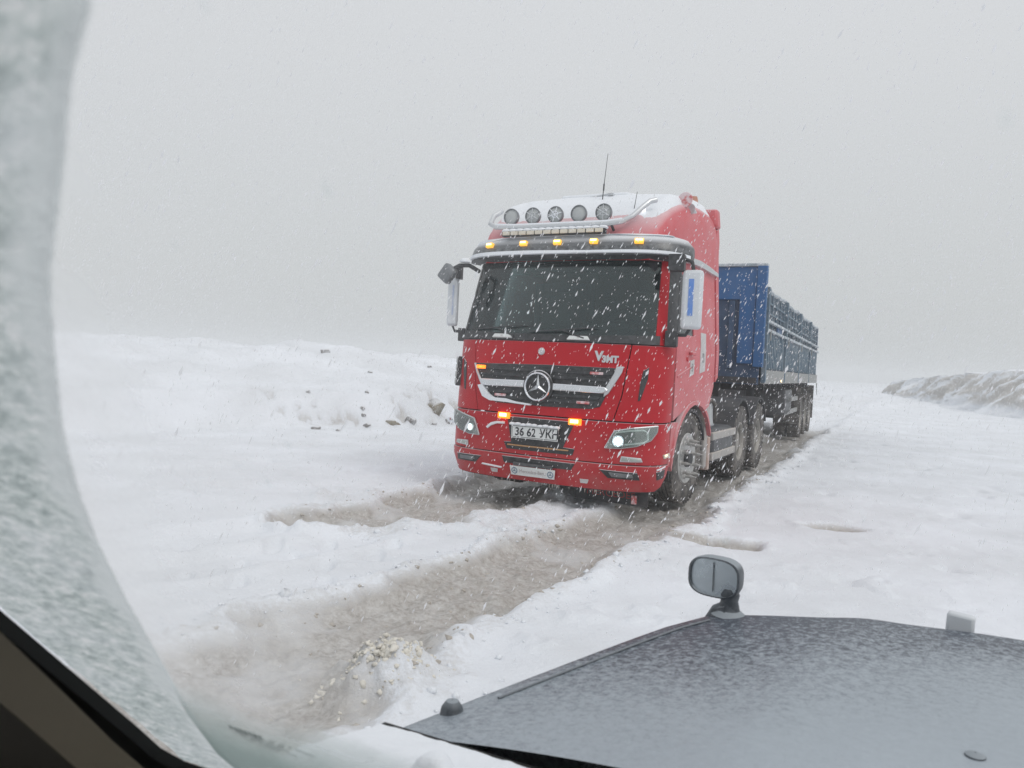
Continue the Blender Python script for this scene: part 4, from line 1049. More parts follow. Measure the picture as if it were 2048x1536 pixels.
# ------------------------------------------------------------------ the trailer
def build_trailer():
    p = tw(0, 5.0)
    T = empty('semi_trailer', (p[0], p[1], 0), -R(25.8))
    tag(T, 'long blue high-sided trailer with ribbed walls coupled behind the red cab', 'trailer')
    Y0, Y1 = .90, 12.4
    # front wall
    f = MB(); f.box((0, Y0 + .05, 2.33), (2.36, .06, 1.96)); FW = f.build('front_wall', 'trailer_dark_blue', T, 30, .01)
    f = MB(); f.box((0, Y0 - .01, 3.05), (2.30, .06, .55)); f.build('top_panel', 'trailer_blue', FW, 30, .01)
    for x_ in (-1.17, 1.17):
        f = MB(); f.box((x_, Y0 - .01, 2.50), (.16, .14, 1.70)); f.build('corner_post', 'trailer_blue', FW, 30, .012)
    f = MB(); f.box((0, Y0, 3.355), (2.5, .16, .05)); f.build('top_rail', 'trailer_snowy_rail', FW, 30, .01)
    for x_ in (-.7, -.23, .23, .7):
        f = MB(); f.box((x_, Y0 - .01, 2.18), (.09, .08, 1.15)); f.build('wall_rib', 'trailer_dark_blue', FW, 30, .01)
    f = MB(); f.box((.95, Y0 - .012, 2.35), (.26, .07, 1.3)); f.build('wall_panel', 'trailer_blue', FW, 30, .008)
    # floor and sub-frame
    f = MB(); f.box((0, (Y0 + Y1) / 2, 1.42), (2.3, Y1 - Y0, .10)); f.build('floor', 'chassis', T)
    ch = MB()
    for x_ in (-.45, .45): ch.box((x_, 6.6, 1.18), (.12, 11.0, .36))
    for y_ in np.arange(1.4, 12.2, .9): ch.box((0, y_, 1.3), (2.2, .1, .12))
    ch.build('chassis_frame', 'chassis', T, 30)
    hoop = {0: (1.2, 3.06), 1: (12.4, 3.0)}
    for sg in (1, -1):
        x_ = sg * 1.22
        b = MB(); b.box((sg * 1.235, (Y0 + Y1) / 2 + .1, 1.49), (.07, Y1 - Y0 - .2, .24)); SB = b.build('side_beam', 'trailer_beam', T, 30, .008)
        nb = 4; L_ = (Y1 - Y0 - .2) / nb
        for k in range(nb):
            a = Y0 + .2 + k * L_; c = a + L_ / 2
            w_ = MB(); w_.box((sg * 1.19, c, 1.95), (.04, L_ - .10, .68)); W = w_.build('side_panel', 'trailer_side', T, 30, .005)
            nr = 11
            for i in range(nr):
                r_ = MB(); r_.box((sg * 1.225, a + .12 + (i + .5) * (L_ - .24) / nr, 1.95), (.045, .085, .64)); r_.build('rib', 'trailer_rib', W, 30, .008)
            u_ = MB(); u_.box((sg * 1.185, c, 2.66), (.03, L_ - .10, .62)); U = u_.build('upper_panel', 'trailer_side', T, 30, .005)
            if k == 0:
                d_ = MB(); d_.box((sg * 1.205, a + 2.05, 2.36), (.03, .7, .20)); d_.build('blue_patch', 'trailer_blue', U, 30)
            for z_ in (2.60, 2.78):
                sl = MB(); sl.box((sg * 1.21, c, z_), (.03, L_ - .12, .03)); sl.build('slat', 'trailer_rib', U, 30)
            for i in range(5):
                r_ = MB(); r_.box((sg * 1.205, a + .3 + i * (L_ - .5) / 4, 2.66), (.035, .05, .6)); r_.build('rib', 'trailer_rib', U, 30)
            pt = MB(); pt.box((sg * 1.24, a, 2.2), (.08, .11, 1.62)); pt.build('post', 'trailer_rib', T, 30, .008)
            hs = MB(); hs.tube([(sg * 1.27, a + .25, 2.32), (sg * 1.29, a + .25, 2.28), (sg * 1.29, a + .25, 2.12)], .014, 6); hs.build('latch', 'trailer_beam', T)
        for z_, h_ in ((2.29, .05), (2.445, .045)):
            rl = MB(); rl.box((sg * 1.25, (Y0 + Y1) / 2 + .1, z_), (.07, Y1 - Y0 - .2, h_)); rl.build('side_rail', 'trailer_snowy_rail', T, 30, .006)
        # uneven top edge with snow
        n = 40; ys = np.linspace(Y0 + .1, Y1, n); tp = MB()
        zz = 3.0 + .02 * np.sin(ys * 2.1) + .015 * np.sin(ys * 5.3)
        tp.tube([(sg * 1.2, y, z) for y, z in zip(ys, zz)], .035, 8); tp.build('top_rail', 'trailer_snowy_rail', T)
    rw = MB(); rw.box((0, Y1 + .02, 2.2), (2.46, .06, 1.66)); rw.build('rear_gate', 'trailer_dark_blue', T, 30, .01)
    ld = MB(); P = np.zeros((24, 40, 3))
    xs = np.linspace(-1.15, 1.15, 24); ys = np.linspace(Y0 + .1, Y1 - .05, 40)
    for i, x in enumerate(xs):
        for j, y in enumerate(ys):
            P[i, j] = (x, y, 2.72 + .2 * math.cos(x * 1.2) + .2 * (float(fbm(np.array([x * 1.3]), np.array([y * .7]), 3, 301)[0]) - .5))
    gridmesh(P, 'load_snow', 'fresh_snow', T, 60)
    for sg in (1, -1):
        for y_ in (8.35, 9.65, 10.95):
            wheel(T, sg * 1.09, y_, .52, .27, sg)
            wheel(T, sg * .76, y_, .52, .27, sg)
        for y_ in (7.75, 11.62):
            m_ = MB(); m_.box((sg * .95, y_, .82), (.62, .02, .95)); m_.build('mud_flap', 'rubber', T, 30)
        bx = MB(); bx.box((sg * .95, 5.6, .95), (.5, 1.3, .55)); bx.build('tool_box', 'tank_dark', T, 30, .02)
        lg = MB(); lg.box((sg * .62, 3.9, .78), (.14, .16, .95)); lg.box((sg * .62, 3.9, .32), (.26, .26, .04)); lg.build('landing_leg', 'chassis', T, 30, .01)
        gd = MB(); gd.box((sg * 1.18, 6.4, .72), (.04, 2.6, .10)); gd.box((sg * 1.18, 6.4, 1.0), (.04, 2.6, .10)); gd.build('under_run_guard', 'trailer_beam', T, 30)
    ax = MB()
    for y_ in (8.35, 9.65, 10.95): ax.tube([(-1.0, y_, .5), (1.0, y_, .5)], .08, 10); ax.box((.5, y_, .8), (.12, .9, .1)); ax.box((-.5, y_, .8), (.12, .9, .1))
    ax.build('axle', 'chassis', T)
    st = MB(); st.tube([(1.28, 12.3, 1.36), (1.30, 12.32, 1.0)], [.012, .005], 6); st.build('strap_end', 'rubber', T)
    mk = MB(); mk.box((1.275, 3.4, 1.42), (.01, .06, .04)); mk.build('side_marker', 'side_marker_lit', T)
    return T
build_trailer()

# ------------------------------------------------------------------ the car the picture is taken from (x right, y forward)
def frost_material():
    m, n, b = newmat('windscreen_ice')
    n.nodes.remove(b)
    out = n.nodes['Material Output']
    t1 = noise_node(n, 48, 7, 0.72); t2 = noise_node(n, 9, 4, 0.55)
    for t_ in (t1, t2):
        src = t_.inputs['Vector'].links[0].from_socket
        mp = n.nodes.new('ShaderNodeMapping'); mp.inputs['Scale'].default_value = (1.0, 2.3, 2.3)
        n.links.new(src, mp.inputs[0]); n.links.new(mp.outputs[0], t_.inputs['Vector'])
    col = ramp(n, t1.outputs[0], [(0.36, (0.42, 0.48, 0.475)), (0.50, (0.66, 0.72, 0.71)), (0.66, (0.97, 0.98, 0.98))]).outputs[0]
    col = mixrgb(n, ramp(n, t2.outputs[0], [(0.4, g(0.0)), (0.7, g(0.5))]).outputs[0], col, (0.82, 0.86, 0.88))
    ra = n.nodes.new('ShaderNodeAttribute'); ra.attribute_name = 'rim'
    col = mixrgb(n, ra.outputs['Fac'], col, (0.80, 0.84, 0.845))
    df = n.nodes.new('ShaderNodeBsdfDiffuse'); tl = n.nodes.new('ShaderNodeBsdfTranslucent')
    n.links.new(col, df.inputs[0]); n.links.new(col, tl.inputs[0])
    mx = n.nodes.new('ShaderNodeMixShader'); mx.inputs[0].default_value = 0.90
    n.links.new(df.outputs[0], mx.inputs[1]); n.links.new(tl.outputs[0], mx.inputs[2])
    bp = n.nodes.new('ShaderNodeBump'); bp.inputs['Strength'].default_value = 0.9; bp.inputs['Distance'].default_value = 0.006
    n.links.new(t1.outputs[0], bp.inputs['Height']); n.links.new(bp.outputs[0], tl.inputs['Normal']); n.links.new(bp.outputs[0], df.inputs['Normal'])
    fa = n.nodes.new('ShaderNodeAttribute'); fa.attribute_name = 'melt'
    fm = n.nodes.new('ShaderNodeMath'); fm.operation = 'MULTIPLY_ADD'; fm.inputs[1].default_value = 1.0
    nr = n.nodes.new('ShaderNodeMath'); nr.operation = 'MULTIPLY_ADD'; nr.inputs[1].default_value = 0.9; nr.inputs[2].default_value = -0.45
    n.links.new(t1.outputs[0], nr.inputs[0]); n.links.new(fa.outputs['Fac'], fm.inputs[0]); n.links.new(nr.outputs[0], fm.inputs[2])
    fr_ = ramp(n, fm.outputs[0], [(0.25, g(0)), (0.8, g(1))])
    tr = n.nodes.new('ShaderNodeBsdfTransparent')
    mz = n.nodes.new('ShaderNodeMixShader'); n.links.new(fr_.outputs[0], mz.inputs[0]); n.links.new(mx.outputs[0], mz.inputs[1]); n.links.new(tr.outputs[0], mz.inputs[2])
    n.links.new(mz.outputs[0], out.inputs[0])
frost_material()
def clear_material():
    m, n, b = newmat('clear_glass')
    n.nodes.remove(b)
    t = n.nodes.new('ShaderNodeBsdfTransparent'); t.inputs[0].default_value = (1, 1, 1, 1)
    n.links.new(t.outputs[0], n.nodes['Material Output'].inputs[0])
clear_material()
def wet_material():
    m, n, b = newmat('wet_glass')
    n.nodes.remove(b)
    tr = n.nodes.new('ShaderNodeBsdfTransparent'); tr.inputs[0].default_value = (1, 1, 1, 1)
    df = n.nodes.new('ShaderNodeBsdfDiffuse'); tl = n.nodes.new('ShaderNodeBsdfTranslucent')
    df.inputs[0].default_value = tl.inputs[0].default_value = (0.60, 0.68, 0.66, 1)
    m1 = n.nodes.new('ShaderNodeMixShader'); m1.inputs[0].default_value = 0.75
    n.links.new(df.outputs[0], m1.inputs[1]); n.links.new(tl.outputs[0], m1.inputs[2])
    tc = n.nodes.new('ShaderNodeTexCoord'); sx = n.nodes.new('ShaderNodeSeparateXYZ'); n.links.new(tc.outputs['Object'], sx.inputs[0])
    tx = noise_node(n, 9, 4, 0.6)
    ad = n.nodes.new('ShaderNodeMath'); ad.operation = 'MULTIPLY_ADD'; ad.inputs[1].default_value = 0.09; n.links.new(tx.outputs[0], ad.inputs[0]); n.links.new(sx.outputs[2], ad.inputs[2])
    mr = n.nodes.new('ShaderNodeMapRange'); mr.inputs[1].default_value = 1.285; mr.inputs[2].default_value = 1.20; mr.inputs[3].default_value = 0.0; mr.inputs[4].default_value = 0.82
    n.links.new(ad.outputs[0], mr.inputs[0])
    m2 = n.nodes.new('ShaderNodeMixShader'); n.links.new(mr.outputs[0], m2.inputs[0]); n.links.new(tr.outputs[0], m2.inputs[1]); n.links.new(m1.outputs[0], m2.inputs[2])
    n.links.new(m2.outputs[0], n.nodes['Material Output'].inputs[0])
wet_material()
def smear_material():
    m, n, b = newmat('melt_film')
    n.nodes.remove(b)
    tr = n.nodes.new('ShaderNodeBsdfTransparent'); tl = n.nodes.new('ShaderNodeBsdfTranslucent'); tl.inputs[0].default_value = (0.86, 0.87, 0.88, 1)
    at_ = n.nodes.new('ShaderNodeAttribute'); at_.attribute_name = 'film'
    tx = noise_node(n, 13, 4, 0.6); rr = ramp(n, tx.outputs[0], [(0.3, g(0.25)), (0.7, g(0.85))])
    mu = n.nodes.new('ShaderNodeMath'); mu.operation = 'MULTIPLY'; n.links.new(at_.outputs['Fac'], mu.inputs[0]); n.links.new(rr.outputs[0], mu.inputs[1])
    mx = n.nodes.new('ShaderNodeMixShader'); n.links.new(mu.outputs[0], mx.inputs[0]); n.links.new(tr.outputs[0], mx.inputs[1]); n.links.new(tl.outputs[0], mx.inputs[2])
    n.links.new(mx.outputs[0], n.nodes['Material Output'].inputs[0])
smear_material()
def water_material():
    m, n, b = newmat('water')
    n.nodes.remove(b)
    a = n.nodes.new('ShaderNodeBsdfTransparent'); a.inputs[0].default_value = (0.97, 0.98, 0.98, 1)
    t = n.nodes.new('ShaderNodeBsdfTranslucent'); t.inputs[0].default_value = (0.85, 0.88, 0.9, 1)
    x = n.nodes.new('ShaderNodeMixShader'); x.inputs[0].default_value = 0.12
    n.links.new(a.outputs[0], x.inputs[1]); n.links.new(t.outputs[0], x.inputs[2]); n.links.new(x.outputs[0], n.nodes['Material Output'].inputs[0])
water_material()
def hood_material():
    m, n, b = newmat('car_paint')
    t0 = noise_node(n, 3.0, 3); t1 = noise_node(n, 75, 8, 0.75); t2 = noise_node(n, 230, 4, 0.7); t3 = noise_node(n, 1.6, 2)
    tc = n.nodes.new('ShaderNodeTexCoord'); sx = n.nodes.new('ShaderNodeSeparateXYZ'); n.links.new(tc.outputs['Object'], sx.inputs[0])
    base = mixrgb(n, t0.outputs[0], (0.022, 0.03, 0.05), (0.04, 0.05, 0.075))
    # snow specks, plus a pale sky reflection painted in towards windscreen and middle
    def mr(src, a, b_, c, d):
        r_ = n.nodes.new('ShaderNodeMapRange'); r_.inputs[1].default_value = a; r_.inputs[2].default_value = b_; r_.inputs[3].default_value = c; r_.inputs[4].default_value = d
        n.links.new(src, r_.inputs[0]); return r_.outputs[0]
    def op(o, a, b_):
        q = n.nodes.new('ShaderNodeMath'); q.operation = o
        for i, v in ((0, a), (1, b_)):
            if hasattr(v, 'is_output'): n.links.new(v, q.inputs[i])
            else: q.inputs[i].default_value = v
        return q.outputs[0]
    thick = op('ADD', mr(sx.outputs[1], 1.76, 1.05, -.08, 0.34), mr(sx.outputs[0], -.75, 0.1, -.05, 0.26))  # thick: strength of the painted reflection, rising rearwards and to the middle
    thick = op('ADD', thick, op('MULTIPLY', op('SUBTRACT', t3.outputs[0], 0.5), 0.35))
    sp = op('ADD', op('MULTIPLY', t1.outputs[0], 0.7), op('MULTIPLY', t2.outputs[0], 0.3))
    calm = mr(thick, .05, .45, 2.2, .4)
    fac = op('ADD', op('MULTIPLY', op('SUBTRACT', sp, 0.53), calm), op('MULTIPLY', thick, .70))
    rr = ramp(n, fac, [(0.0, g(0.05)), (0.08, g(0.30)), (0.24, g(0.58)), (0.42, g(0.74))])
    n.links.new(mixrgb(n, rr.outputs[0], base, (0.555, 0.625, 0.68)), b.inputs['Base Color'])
    b.inputs['Roughness'].default_value = 0.5
    b.inputs['Coat Weight'].default_value = 0.25; b.inputs['Coat Roughness'].default_value = 0.25
    bump(n, b, sp, 0.5, 0.006)
hood_material()
M('car_black', (0.006, 0.006, 0.006), 0.75, vary=0.3)
M('car_beige', (0.13, 0.11, 0.08), 0.85, vary=0.06, vscale=30)
M('car_dash', (0.03, 0.03, 0.032), 0.8)
M('car_mirror_shell', (0.03, 0.036, 0.045), 0.45, dust=0.2, dscale=25, up=0.6, dustcol=(0.45, 0.5, 0.54))
M('car_mirror_glass', (0.62, 0.67, 0.70), 0.22, 1.0, vary=0.12, vscale=14, dust=0.25, dscale=20, dustcol=(0.55, 0.6, 0.62))
M('glass_print', (0.03, 0.04, 0.045), 0.7)
M('glass_print_faint', (0.2, 0.24, 0.24), 0.7)

def gy(x, z): return .5525 - .152 * (x - .1) ** 2 - .87 * (z - 1.09)
def gs(x, z, off=0.0):
    dx = -.304 * (x - .1); n = np.array([-dx, 1.0, .87]); n /= np.linalg.norm(n)
    return np.array([x, gy(x, z), z]) + n * off
XC = .10
def build_car():
    C = empty('car', (0, 0, 0), -CAR_YAW)
    tag(C, 'dark blue car whose frosted windscreen and snowy bonnet frame the view', 'car')
    # ---- bonnet: surface with rolled edges
    ny, nx = 70, 90
    def edge_x(y): return float(np.interp(y, [.78, .85, 1.0, 1.2, 1.5, 1.66, 1.8], [-.80, -.785, -.757, -.717, -.655, -.60, -.5]))
    def hz(x, y):
        k = (x - XC) / .75
        return 1.045 - .062 * k * k - .012 * max(0, y - 1.3) ** 2 * 4 + .005 * math.exp(-((abs(x - XC) - .42) / .06) ** 2)
    rows = []
    ts = np.linspace(0, 1, ny); ss = np.linspace(0, 1, nx)
    for t in ts:
        row = []
        for s in ss:
            v = 2 * s - 1                                         # -1 left edge .. 1 right edge
            av = abs(v); roll = max(0, (av - .93) / .07)
            vv = math.copysign(min(av, .93) / .93, v)
            tt = min(t / .92, 1.0); rf = max(0, (t - .92) / .08)
            rear = .90 - .09 * vv * vv
            front = 1.80 - .15 * vv * vv - .02 * abs(vv) ** 8
            y = rear + (front - rear) * tt
            hw = XC - edge_x(y - (.0))
            x = XC + vv * hw
            z = hz(x, y)
            x += math.copysign(.028 * math.sin(roll * math.pi / 2), v) if roll > 0 else 0
            z -= .11 * (1 - math.cos(roll * math.pi / 2)) + (.02 * roll)
            y += .05 * math.sin(rf * math.pi / 2); z -= .12 * (1 - math.cos(rf * math.pi / 2)) + .01 * rf
            row.append((x, y, z))
        rows.append(row)
    P = np.array(rows)
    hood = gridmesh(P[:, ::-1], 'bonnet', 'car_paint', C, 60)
    seam = MB(); seam.tube([(edge_x(y) + .035, y, hz(edge_x(y) + .035, y) + .002) for y in np.linspace(1.0, 1.58, 14)], .0022, 5); seam.build('bonnet_seam', 'car_mirror_shell', hood)
    nz = MB(); nz.lathe([(.022, -.03), (.017, -.006), (.010, .004), (.001, .006)], (-.757, .925, .978), (0, 0, 1), 12); nz.build('washer_nozzle', 'car_mirror_shell', hood, 40)
    nz = MB(); nz.lathe([(.015, -.01), (.012, .003), (.006, .006), (.001, .0065)], (-.07, 1.155, 1.041), (0, 0, 1), 14); nz.build('washer_nozzle', 'car_mirror_shell', hood, 40)
    bk = MB(); bk.box((-.15, 1.80, 1.035), (.050, .026, .042), Matrix.Rotation(R(2), 3, 'Y')); bk.build('ice_block', 'mirror_white', hood, 40, .006)
    # ---- wing mirror on the front corner
    mh = bpy.data.objects.new('wing_mirror', None); COL.objects.link(mh); mh.parent = C; mh.location = (-.575, 1.645, .985); mh.rotation_euler = (0, 0, R(2)); mh.scale = (.9, .9, .92)
    base = MB(); base.lathe([(.045, -.02), (.042, .006), (.026, .018), (.021, .04), (.024, .055), (.018, .07), (.001, .072)], (.0, 0, 0), (0, 0, 1), 18)
    base.tube([(-.05, .0, -.02), (-.03, 0, .004), (0, 0, .012)], [.012, .02, .03], 10); base.build('stalk', 'car_mirror_shell', mh)
    def se(a, b, q, m=3.0): return (a * math.copysign(abs(math.cos(q)) ** (2 / m), math.cos(q)), b * math.copysign(abs(math.sin(q)) ** (2 / m), math.sin(q)))
    cx, cz = -.036, .092
    hd = MB(); nn = 36; prof = [(1.0, -.022), (1.02, -.008), (.97, .02), (.8, .045), (.45, .06), (.02, .064)]
    vs = []
    for k, yy in prof:
        for i in range(nn):
            a, b = se(.064 * k, .047 * k, 2 * math.pi * i / nn); vs.append((cx + a, yy, cz + b))
    fs = [(j * nn + i, j * nn + (i + 1) % nn, (j + 1) * nn + (i + 1) % nn, (j + 1) * nn + i) for j in range(len(prof) - 1) for i in range(nn)]
    hd.add(vs, fs)
    vs = []
    for k, yy in ((1.0, -.022), (.92, -.024), (.90, -.014)):
        for i in range(nn):
            a, b = se(.064 * k, .047 * k, 2 * math.pi * i / nn); vs.append((cx + a, yy, cz + b))
    hd.add(vs, [(j * nn + i, (j + 1) * nn + i, (j + 1) * nn + (i + 1) % nn, j * nn + (i + 1) % nn) for j in range(2) for i in range(nn)])
    hd.build('shell', 'car_mirror_shell', mh, 50)
    gm = MB(); ring = [se(.0585, .043, 2 * math.pi * i / nn) for i in range(nn)]
    gm.add([(cx + a, -.016 - .006 * (1 - (a / .0565) ** 2 - (b / .0415) ** 2) * 0, cz + b) for a, b in ring], [tuple(range(nn))]); gm.build('mirror_glass', 'car_mirror_glass', mh, 0)
    gl = MB(); gl.tube([(cx - .002, -.019, cz + .036), (cx - .001, -.0195, cz - .034)], .0012, 5); gl.build('glass_seam', 'car_mirror_shell', mh)
    # ---- wings, nose, cowl
    for sg in (1, -1):
        rows = []
        for y in np.linspace(.35, 1.72, 30):
            e = XC + sg * (XC - edge_x(max(y, .8)))
            top = .90 - .02 * (y > 1.55)
            rows.append([(e - sg * .10, y, top - .06), (e - sg * .02, y, top - .025), (e + sg * .035, y, top - .05), (e + sg * .06, y, top - .14), (e + sg * .065, y, .62), (e + sg * .05, y, .36), (e + sg * .0, y, .30)])
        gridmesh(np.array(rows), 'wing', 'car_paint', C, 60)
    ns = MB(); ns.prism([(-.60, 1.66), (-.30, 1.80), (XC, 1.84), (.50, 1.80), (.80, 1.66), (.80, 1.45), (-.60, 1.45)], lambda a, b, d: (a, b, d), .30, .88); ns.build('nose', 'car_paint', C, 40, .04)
    cw = MB(); cw.prism([(-.78, .80), (-.4, .87), (XC, .90), (.6, .87), (.98, .80), (.98, .42), (.6, .5), (XC, .55), (-.4, .5), (-.78, .42)], lambda a, b, d: (a, b, d), .93, .985); COW = cw.build('cowl', 'car_black', C, 30)
    # snow lying on the cowl and against the foot of the windscreen
    nxs, nys = 260, 60; P = np.zeros((nxs, nys, 3))
    xs = np.linspace(-.78, .96, nxs)
    for i, x in enumerate(xs):
        y0 = gy(x, 1.05) + .02; y1 = .885 - .09 * ((x - XC) / .85) ** 2
        yv = np.linspace(y0, y1, nys); tt = np.linspace(0, 1, nys)
        h = .022 * (1 - sstep(.45, 1.0, tt)) * (.5 + fbm(np.full(nys, x * 6), yv * 6, 3, 401))
        pk = sstep(.52, .8, fbm(np.full(nys, x * 13 + 3.4), yv * 12, 3, 405)) * .045 * (1 - sstep(.7, 1, tt)) * sstep(.05, .3, tt)
        P[i, :, 0] = x; P[i, :, 1] = yv; P[i, :, 2] = .987 + h + pk + .008 * (fbm(np.full(nys, x * 40), yv * 40, 3, 407) - .5)
    o = gridmesh(P, 'cowl_snow', 'fresh_snow', COW, 0); o.data.polygons.foreach_set('use_smooth', [True] * len(o.data.polygons)); o['kind'] = 'stuff'
    # ---- windscreen: clear swept part, wet strip along the foot, ice outside
    wsw = bpy.data.objects.new('windscreen', None); COL.objects.link(wsw); wsw.parent = C
    edge = [(-.13, 1.76), (-.165, 1.68), (-.193, 1.608), (-.20, 1.604), (-.226, 1.593), (-.274, 1.566), (-.315, 1.543), (-.354, 1.515), (-.402, 1.478), (-.447, 1.436), (-.486, 1.392), (-.526, 1.335), (-.569, 1.265), (-.609, 1.2), (-.637, 1.135), (-.640, 1.101), (-.633, 1.06)]
    gfn = lambda a, b, d: gs(a, b, d)
    poly = [p for p in edge if p[1] > 1.265] + [(-.569, 1.265), (-.40, 1.262), (-.25, 1.26), (.2, 1.26), (.95, 1.22), (.9, 1.76)]
    patch('swept_glass', poly, 'clear_glass', wsw, .0, .004, fn=gfn, du=.1, dz=.1, bevel=0)
    patch('wet_glass_strip', [(-.637, 1.135), (-.609, 1.20), (-.569, 1.265), (-.40, 1.262), (-.25, 1.26), (.2, 1.26), (.95, 1.22), (.95, 1.06), (-.633, 1.06)], 'wet_glass', wsw, .0, .004, fn=gfn, du=.06, dz=.05, bevel=0)
    # ice: a crusty sheet outside the glass, with a raised rim where the wiper stops
    E2 = np.array(edge)
    zs = np.linspace(1.06, 1.76, 90)
    ex = np.interp(zs, E2[::-1, 1], E2[::-1, 0])
    # (edge is single-valued in z apart from its foot)
    rows = []; rimv = []; mlt = []
    for z, xe in zip(zs, ex):
        row = []
        for s in np.linspace(0, 1, 110):
            x = -.76 + (xe + .76) * s
            dist = xe - x
            rim = .006 * math.exp(-((dist - .012) / .010) ** 2)
            tex = .0045 * (float(fbm(np.array([x * 90]), np.array([z * 90]), 4, 411)[0])) * float(sstep(.015, .04, np.array(dist)))
            off = .0012 + (.0035 + rim * .5 + tex) * float(sstep(0, .03, np.array(dist)))
            mlt.append(float(1 - sstep(0, .006, np.array(dist))))
            rimv.append(.8 * float(sstep(.045, .02, np.array(dist)) if False else 1 - sstep(.018, .045, np.array(dist + .01 * math.sin(z * 60)))))
            row.append(gs(x, z, off))
        rows.append(row)
    fo = gridmesh(np.array(rows), 'windscreen_frost', 'windscreen_ice', wsw, 60)
    fa = fo.data.attributes.new('rim', 'FLOAT', 'POINT'); fa.data.foreach_set('value', np.array(rimv, np.float32))
    fb = fo.data.attributes.new('melt', 'FLOAT', 'POINT'); fb.data.foreach_set('value', np.array(mlt, np.float32))
    rows = []; av = []
    for z, xe in zip(zs, ex):
        row = []
        for q_ in np.linspace(0, 1, 40):
            row.append(gs(xe - .004 + .24 * q_, z, .0008)); av.append(1.12 * (1 - q_) ** 1.4 * float(np.interp(z, [1.06, 1.2, 1.42, 1.55, 1.76], [1.0, .95, .8, .6, .25])))
        rows.append(row)
    sm = gridmesh(np.array(rows), 'meltwater_smear', 'melt_film', wsw, 60)
    sa = sm.data.attributes.new('film', 'FLOAT', 'POINT'); sa.data.foreach_set('value', np.array(av, np.float32))
    # printed mark low on the glass
    o_ = (-.552, 1.196)
    def tfn(x, y, d):
        q = R(-2); a = o_[0] + (x * math.cos(q) - y * math.sin(q)); b = o_[1] + (x * math.sin(q) + y * math.cos(q)) * .76
        return Vector(gs(a, b, -.002 - d))
    mk = MB()
    for k in range(7): mk.prism([(-.014 + k * .0052, -.003), (-.011 + k * .0052, -.003), (-.009 + k * .0052, .004), (-.012 + k * .0052, .004)], lambda a, b, d: tuple(tfn(a, b, d)), 0, .0004)
    mk.build('glass_mark', 'glass_print', wsw, 0)
    mk = MB(); rg = np.random.default_rng(3)
    for r_ in range(4):
        for k in range(16):
            if rg.random() < .25: continue
            x = (.022 if r_ == 0 else -.012) + k * .0034 + r_ * .002; y = -.001 - r_ * .0055
            mk.prism([(x, y), (x + .0018, y), (x + .0022, y + .0022), (x + .0006, y + .0022)], lambda a, b, d: tuple(tfn(a, b, d)), 0, .0003)
    mk.build('glass_mark', 'glass_print_faint', wsw, 0)
    # drops on the swept glass
    V, Fc = ico(2); rg = np.random.default_rng(31); q = []
    for k in range(46):
        x = rg.uniform(-.5, .0); z = rg.uniform(1.22, 1.6); s = rg.uniform(.0006, .0016)
        if x < np.interp(z, E2[::-1, 1], E2[::-1, 0]) + .03: continue
        q.append(np.array([gs(x + v[0] * s, z + v[1] * s * 1.3, .004 + max(0, v[2]) * s * .5) for v in V]))
    Fi = (Fc[None] + (np.arange(len(q)) * len(V))[:, None, None]).reshape(-1, 3)
    o = pts_mesh(np.concatenate(q), Fi, 'water_drops', 'water', wsw, 70); o['kind'] = 'stuff'
    # ---- black border, pillar trim, dash, roof and body
    patch('glass_border', [(-.708, 1.76), (-.709, 1.33), (-.709, 1.305), (-.713, 1.231), (-.717, 1.15), (-.722, 1.118), (-.705, 1.104), (-.658, 1.103), (-.57, 1.122), (-.45, 1.105), (.2, 1.09), (.95, 1.07), (.95, 1.0), (-.95, .95), (-.95, 1.76)], 'car_black', wsw, -.008, .012, fn=gfn, du=.08, dz=.08, bevel=.003)
    for sg in (1, -1):
        q = [(-.486, 1.69), (-.54, 1.506), (-.568, 1.392), (-.60, 1.295), (-.626, 1.225), (-.64, 1.154), (-.675, 1.03), (-.92, 1.03), (-.90, 1.69)]
        if sg > 0: q = [(2 * XC - a, b) for a, b in reversed(q)]
        patch('pillar_trim', q, 'car_beige', C, -.05, .03, fn=gfn, du=.05, dz=.08, bevel=.008)
    cl = MB(); cl.tube([tuple(gs(-.765, 1.285, -.02)), tuple(gs(-.755, 1.235, -.02))], .004, 6); cl.tube([tuple(gs(-.748, 1.225, -.02)), tuple(gs(-.742, 1.19, -.02))], .004, 6); cl.build('trim_clip', 'car_black', C)
    ds = MB(); ds.prism([(.50, .98), (.46, 1.0), (.1, .97), (-.05, .85), (-.05, .5), (.5, .5)], lambda a, b, d: (d, a, b), -.88, 1.08); ds.build('dashboard', 'car_dash', C, 40, .03)
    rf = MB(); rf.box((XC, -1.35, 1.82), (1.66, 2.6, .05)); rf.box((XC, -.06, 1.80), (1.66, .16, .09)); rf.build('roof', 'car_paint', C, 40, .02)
    hl = MB(); hl.box((XC, -1.35, 1.785), (1.6, 2.5, .015)); hl.build('headlining', 'car_beige', C, 30)
    for sg in (1, -1):
        x = XC + sg * 1.02
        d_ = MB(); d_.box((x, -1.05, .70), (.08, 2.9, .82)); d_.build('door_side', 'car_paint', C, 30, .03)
        d_ = MB(); d_.box((x - sg * .03, -1.45, 1.46), (.02, 2.1, .70)); d_.build('side_window', GLASS('tint%d' % (sg > 0), (.2, .22, .22), .1), C, 30)
        d_ = MB(); d_.box((x, -2.45, 1.45), (.08, .2, .75)); d_.box((x, -.75, 1.45), (.07, .12, .75)); d_.build('pillar', 'car_paint', C, 30, .02)
        for y_ in (1.05, -1.75): wheel(C, XC + sg * .80, y_, .38, .24, sg, front=True)
    bk = MB(); bk.box((XC, -2.6, 1.05), (1.8, .08, 1.5)); bk.build('tailgate', 'car_paint', C, 30, .03)
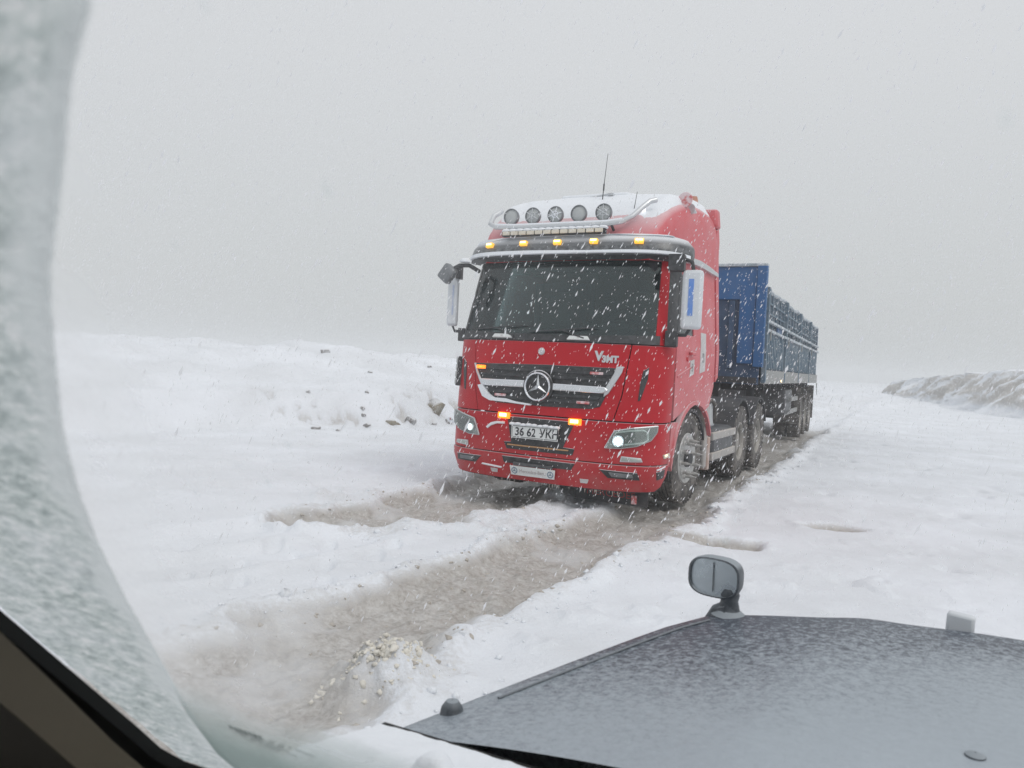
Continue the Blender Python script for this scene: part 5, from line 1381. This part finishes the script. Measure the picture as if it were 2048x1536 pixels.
    fl = MB(); fl.box((XC, -.6, .34), (1.76, 4.1, .06)); fl.build('floor_pan', 'car_dash', C, 30)
    for x in (-.35, .5):
        s_ = MB(); s_.box((x, -.75, .70), (.5, .5, .18)); s_.box((x, -1.0, 1.1), (.48, .16, .66), Matrix.Rotation(R(-12), 3, 'X')); s_.build('seat', 'car_dash', C, 30, .05)
    return C
build_car()

# ------------------------------------------------------------------ falling snow
def snowfall():
    rg = np.random.default_rng(77)
    n = 230000
    # even in the air over the road, out to about twenty metres
    x = rg.uniform(-9, 13, n); y = rg.uniform(.4, 19, n); z = rg.uniform(.05, 6.0, n)
    keep = (np.abs(x) < y * .75 + 1.6) & (z < 1.5 + y * .62 + .6) & (rg.random(n) < np.interp(y, [0, 9, 19], [1, .9, .35]))
    cyx = math.cos(CAR_YAW); syx = math.sin(CAR_YAW)
    cx = x * cyx - y * syx; cy = x * syx + y * cyx
    incar = (np.abs(cx - XC) < 1.1) & (((cy < .75) & (z < 2.1)) | ((cy < 2.0) & (z < 1.25)))
    qx = (x - TO[0]) * LX[0] + (y - TO[1]) * LX[1]; qy = (x - TO[0]) * LY[0] + (y - TO[1]) * LY[1]
    intr = (np.abs(qx) < 1.3) & (qy > 0.0) & (z < 3.6)
    near = np.hypot(x, y) < 2.8
    keep &= ~incar & ~intr & ~near
    P = np.column_stack([x, y, z])[keep]
    q = rg.uniform(-.7, .7, 260); rr_ = rg.uniform(1.9, 2.9, 260); P = np.concatenate([P, np.column_stack([rr_ * np.sin(q), rr_ * np.cos(q), 1.5 + rr_ * rg.uniform(-.1, .45, 260)])]); n = len(P)
    # each flake: two thin crossed blades of ice, drawn out along the wind
    B = np.array([[1, 0, 0], [0, 0, 1], [-1, 0, 0], [0, 0, -1], [0, 1, 0], [0, 0, .9], [0, -1, 0], [0, 0, -.9]], float)
    Fc = np.array([[0, 1, 2, 3], [4, 5, 6, 7]])
    s = rg.gamma(2.2, .00062, n) + .0010
    el = rg.uniform(2.2, 6.0, n)
    ax = np.column_stack([rg.normal(.42, .10, n), rg.normal(0, .12, n), np.ones(n)]); ax /= np.linalg.norm(ax, axis=1)[:, None]
    e1 = np.cross(ax, np.array([0, 1.0, 0])); e1 /= np.linalg.norm(e1, axis=1)[:, None]; e2 = np.cross(ax, e1)
    jit = 1 + .3 * rg.normal(size=(n, 8, 1))
    V = (B[None, :, 0:1] * e1[:, None] + B[None, :, 1:2] * e2[:, None] + B[None, :, 2:3] * ax[:, None] * el[:, None, None]) * s[:, None, None] * jit + P[:, None]
    Fi = (Fc[None] + (np.arange(n) * 8)[:, None, None]).reshape(-1, 4)
    o = pts_mesh(V.reshape(-1, 3), Fi, 'falling_snow', 'flake', None, 0)
    tag(o, 'wind-driven snowflakes falling between the car and the lorry', kind='stuff')
    print('flakes', n)
snowfall()

# ------------------------------------------------------------------ haze
def haze():
    mb = MB(); mb.box((0, 0, 2.1), (900, 900, 8.2)); 
    m = bpy.data.materials.new('haze_air'); m.use_nodes = True; n = m.node_tree; MATS['haze_air'] = m
    n.nodes.clear()
    out = n.nodes.new('ShaderNodeOutputMaterial'); v = n.nodes.new('ShaderNodeVolumePrincipled')
    v.inputs['Color'].default_value = (.90, .915, .92, 1); v.inputs['Density'].default_value = 0.0047; v.inputs['Anisotropy'].default_value = 0.15
    n.links.new(v.outputs[0], out.inputs['Volume'])
    try: m.cycles.homogeneous_volume = True
    except Exception: pass
    o = mb.build('haze', 'haze_air', None, 0)
    tag(o, 'pale snowy haze hanging over the road', kind='stuff')
haze()
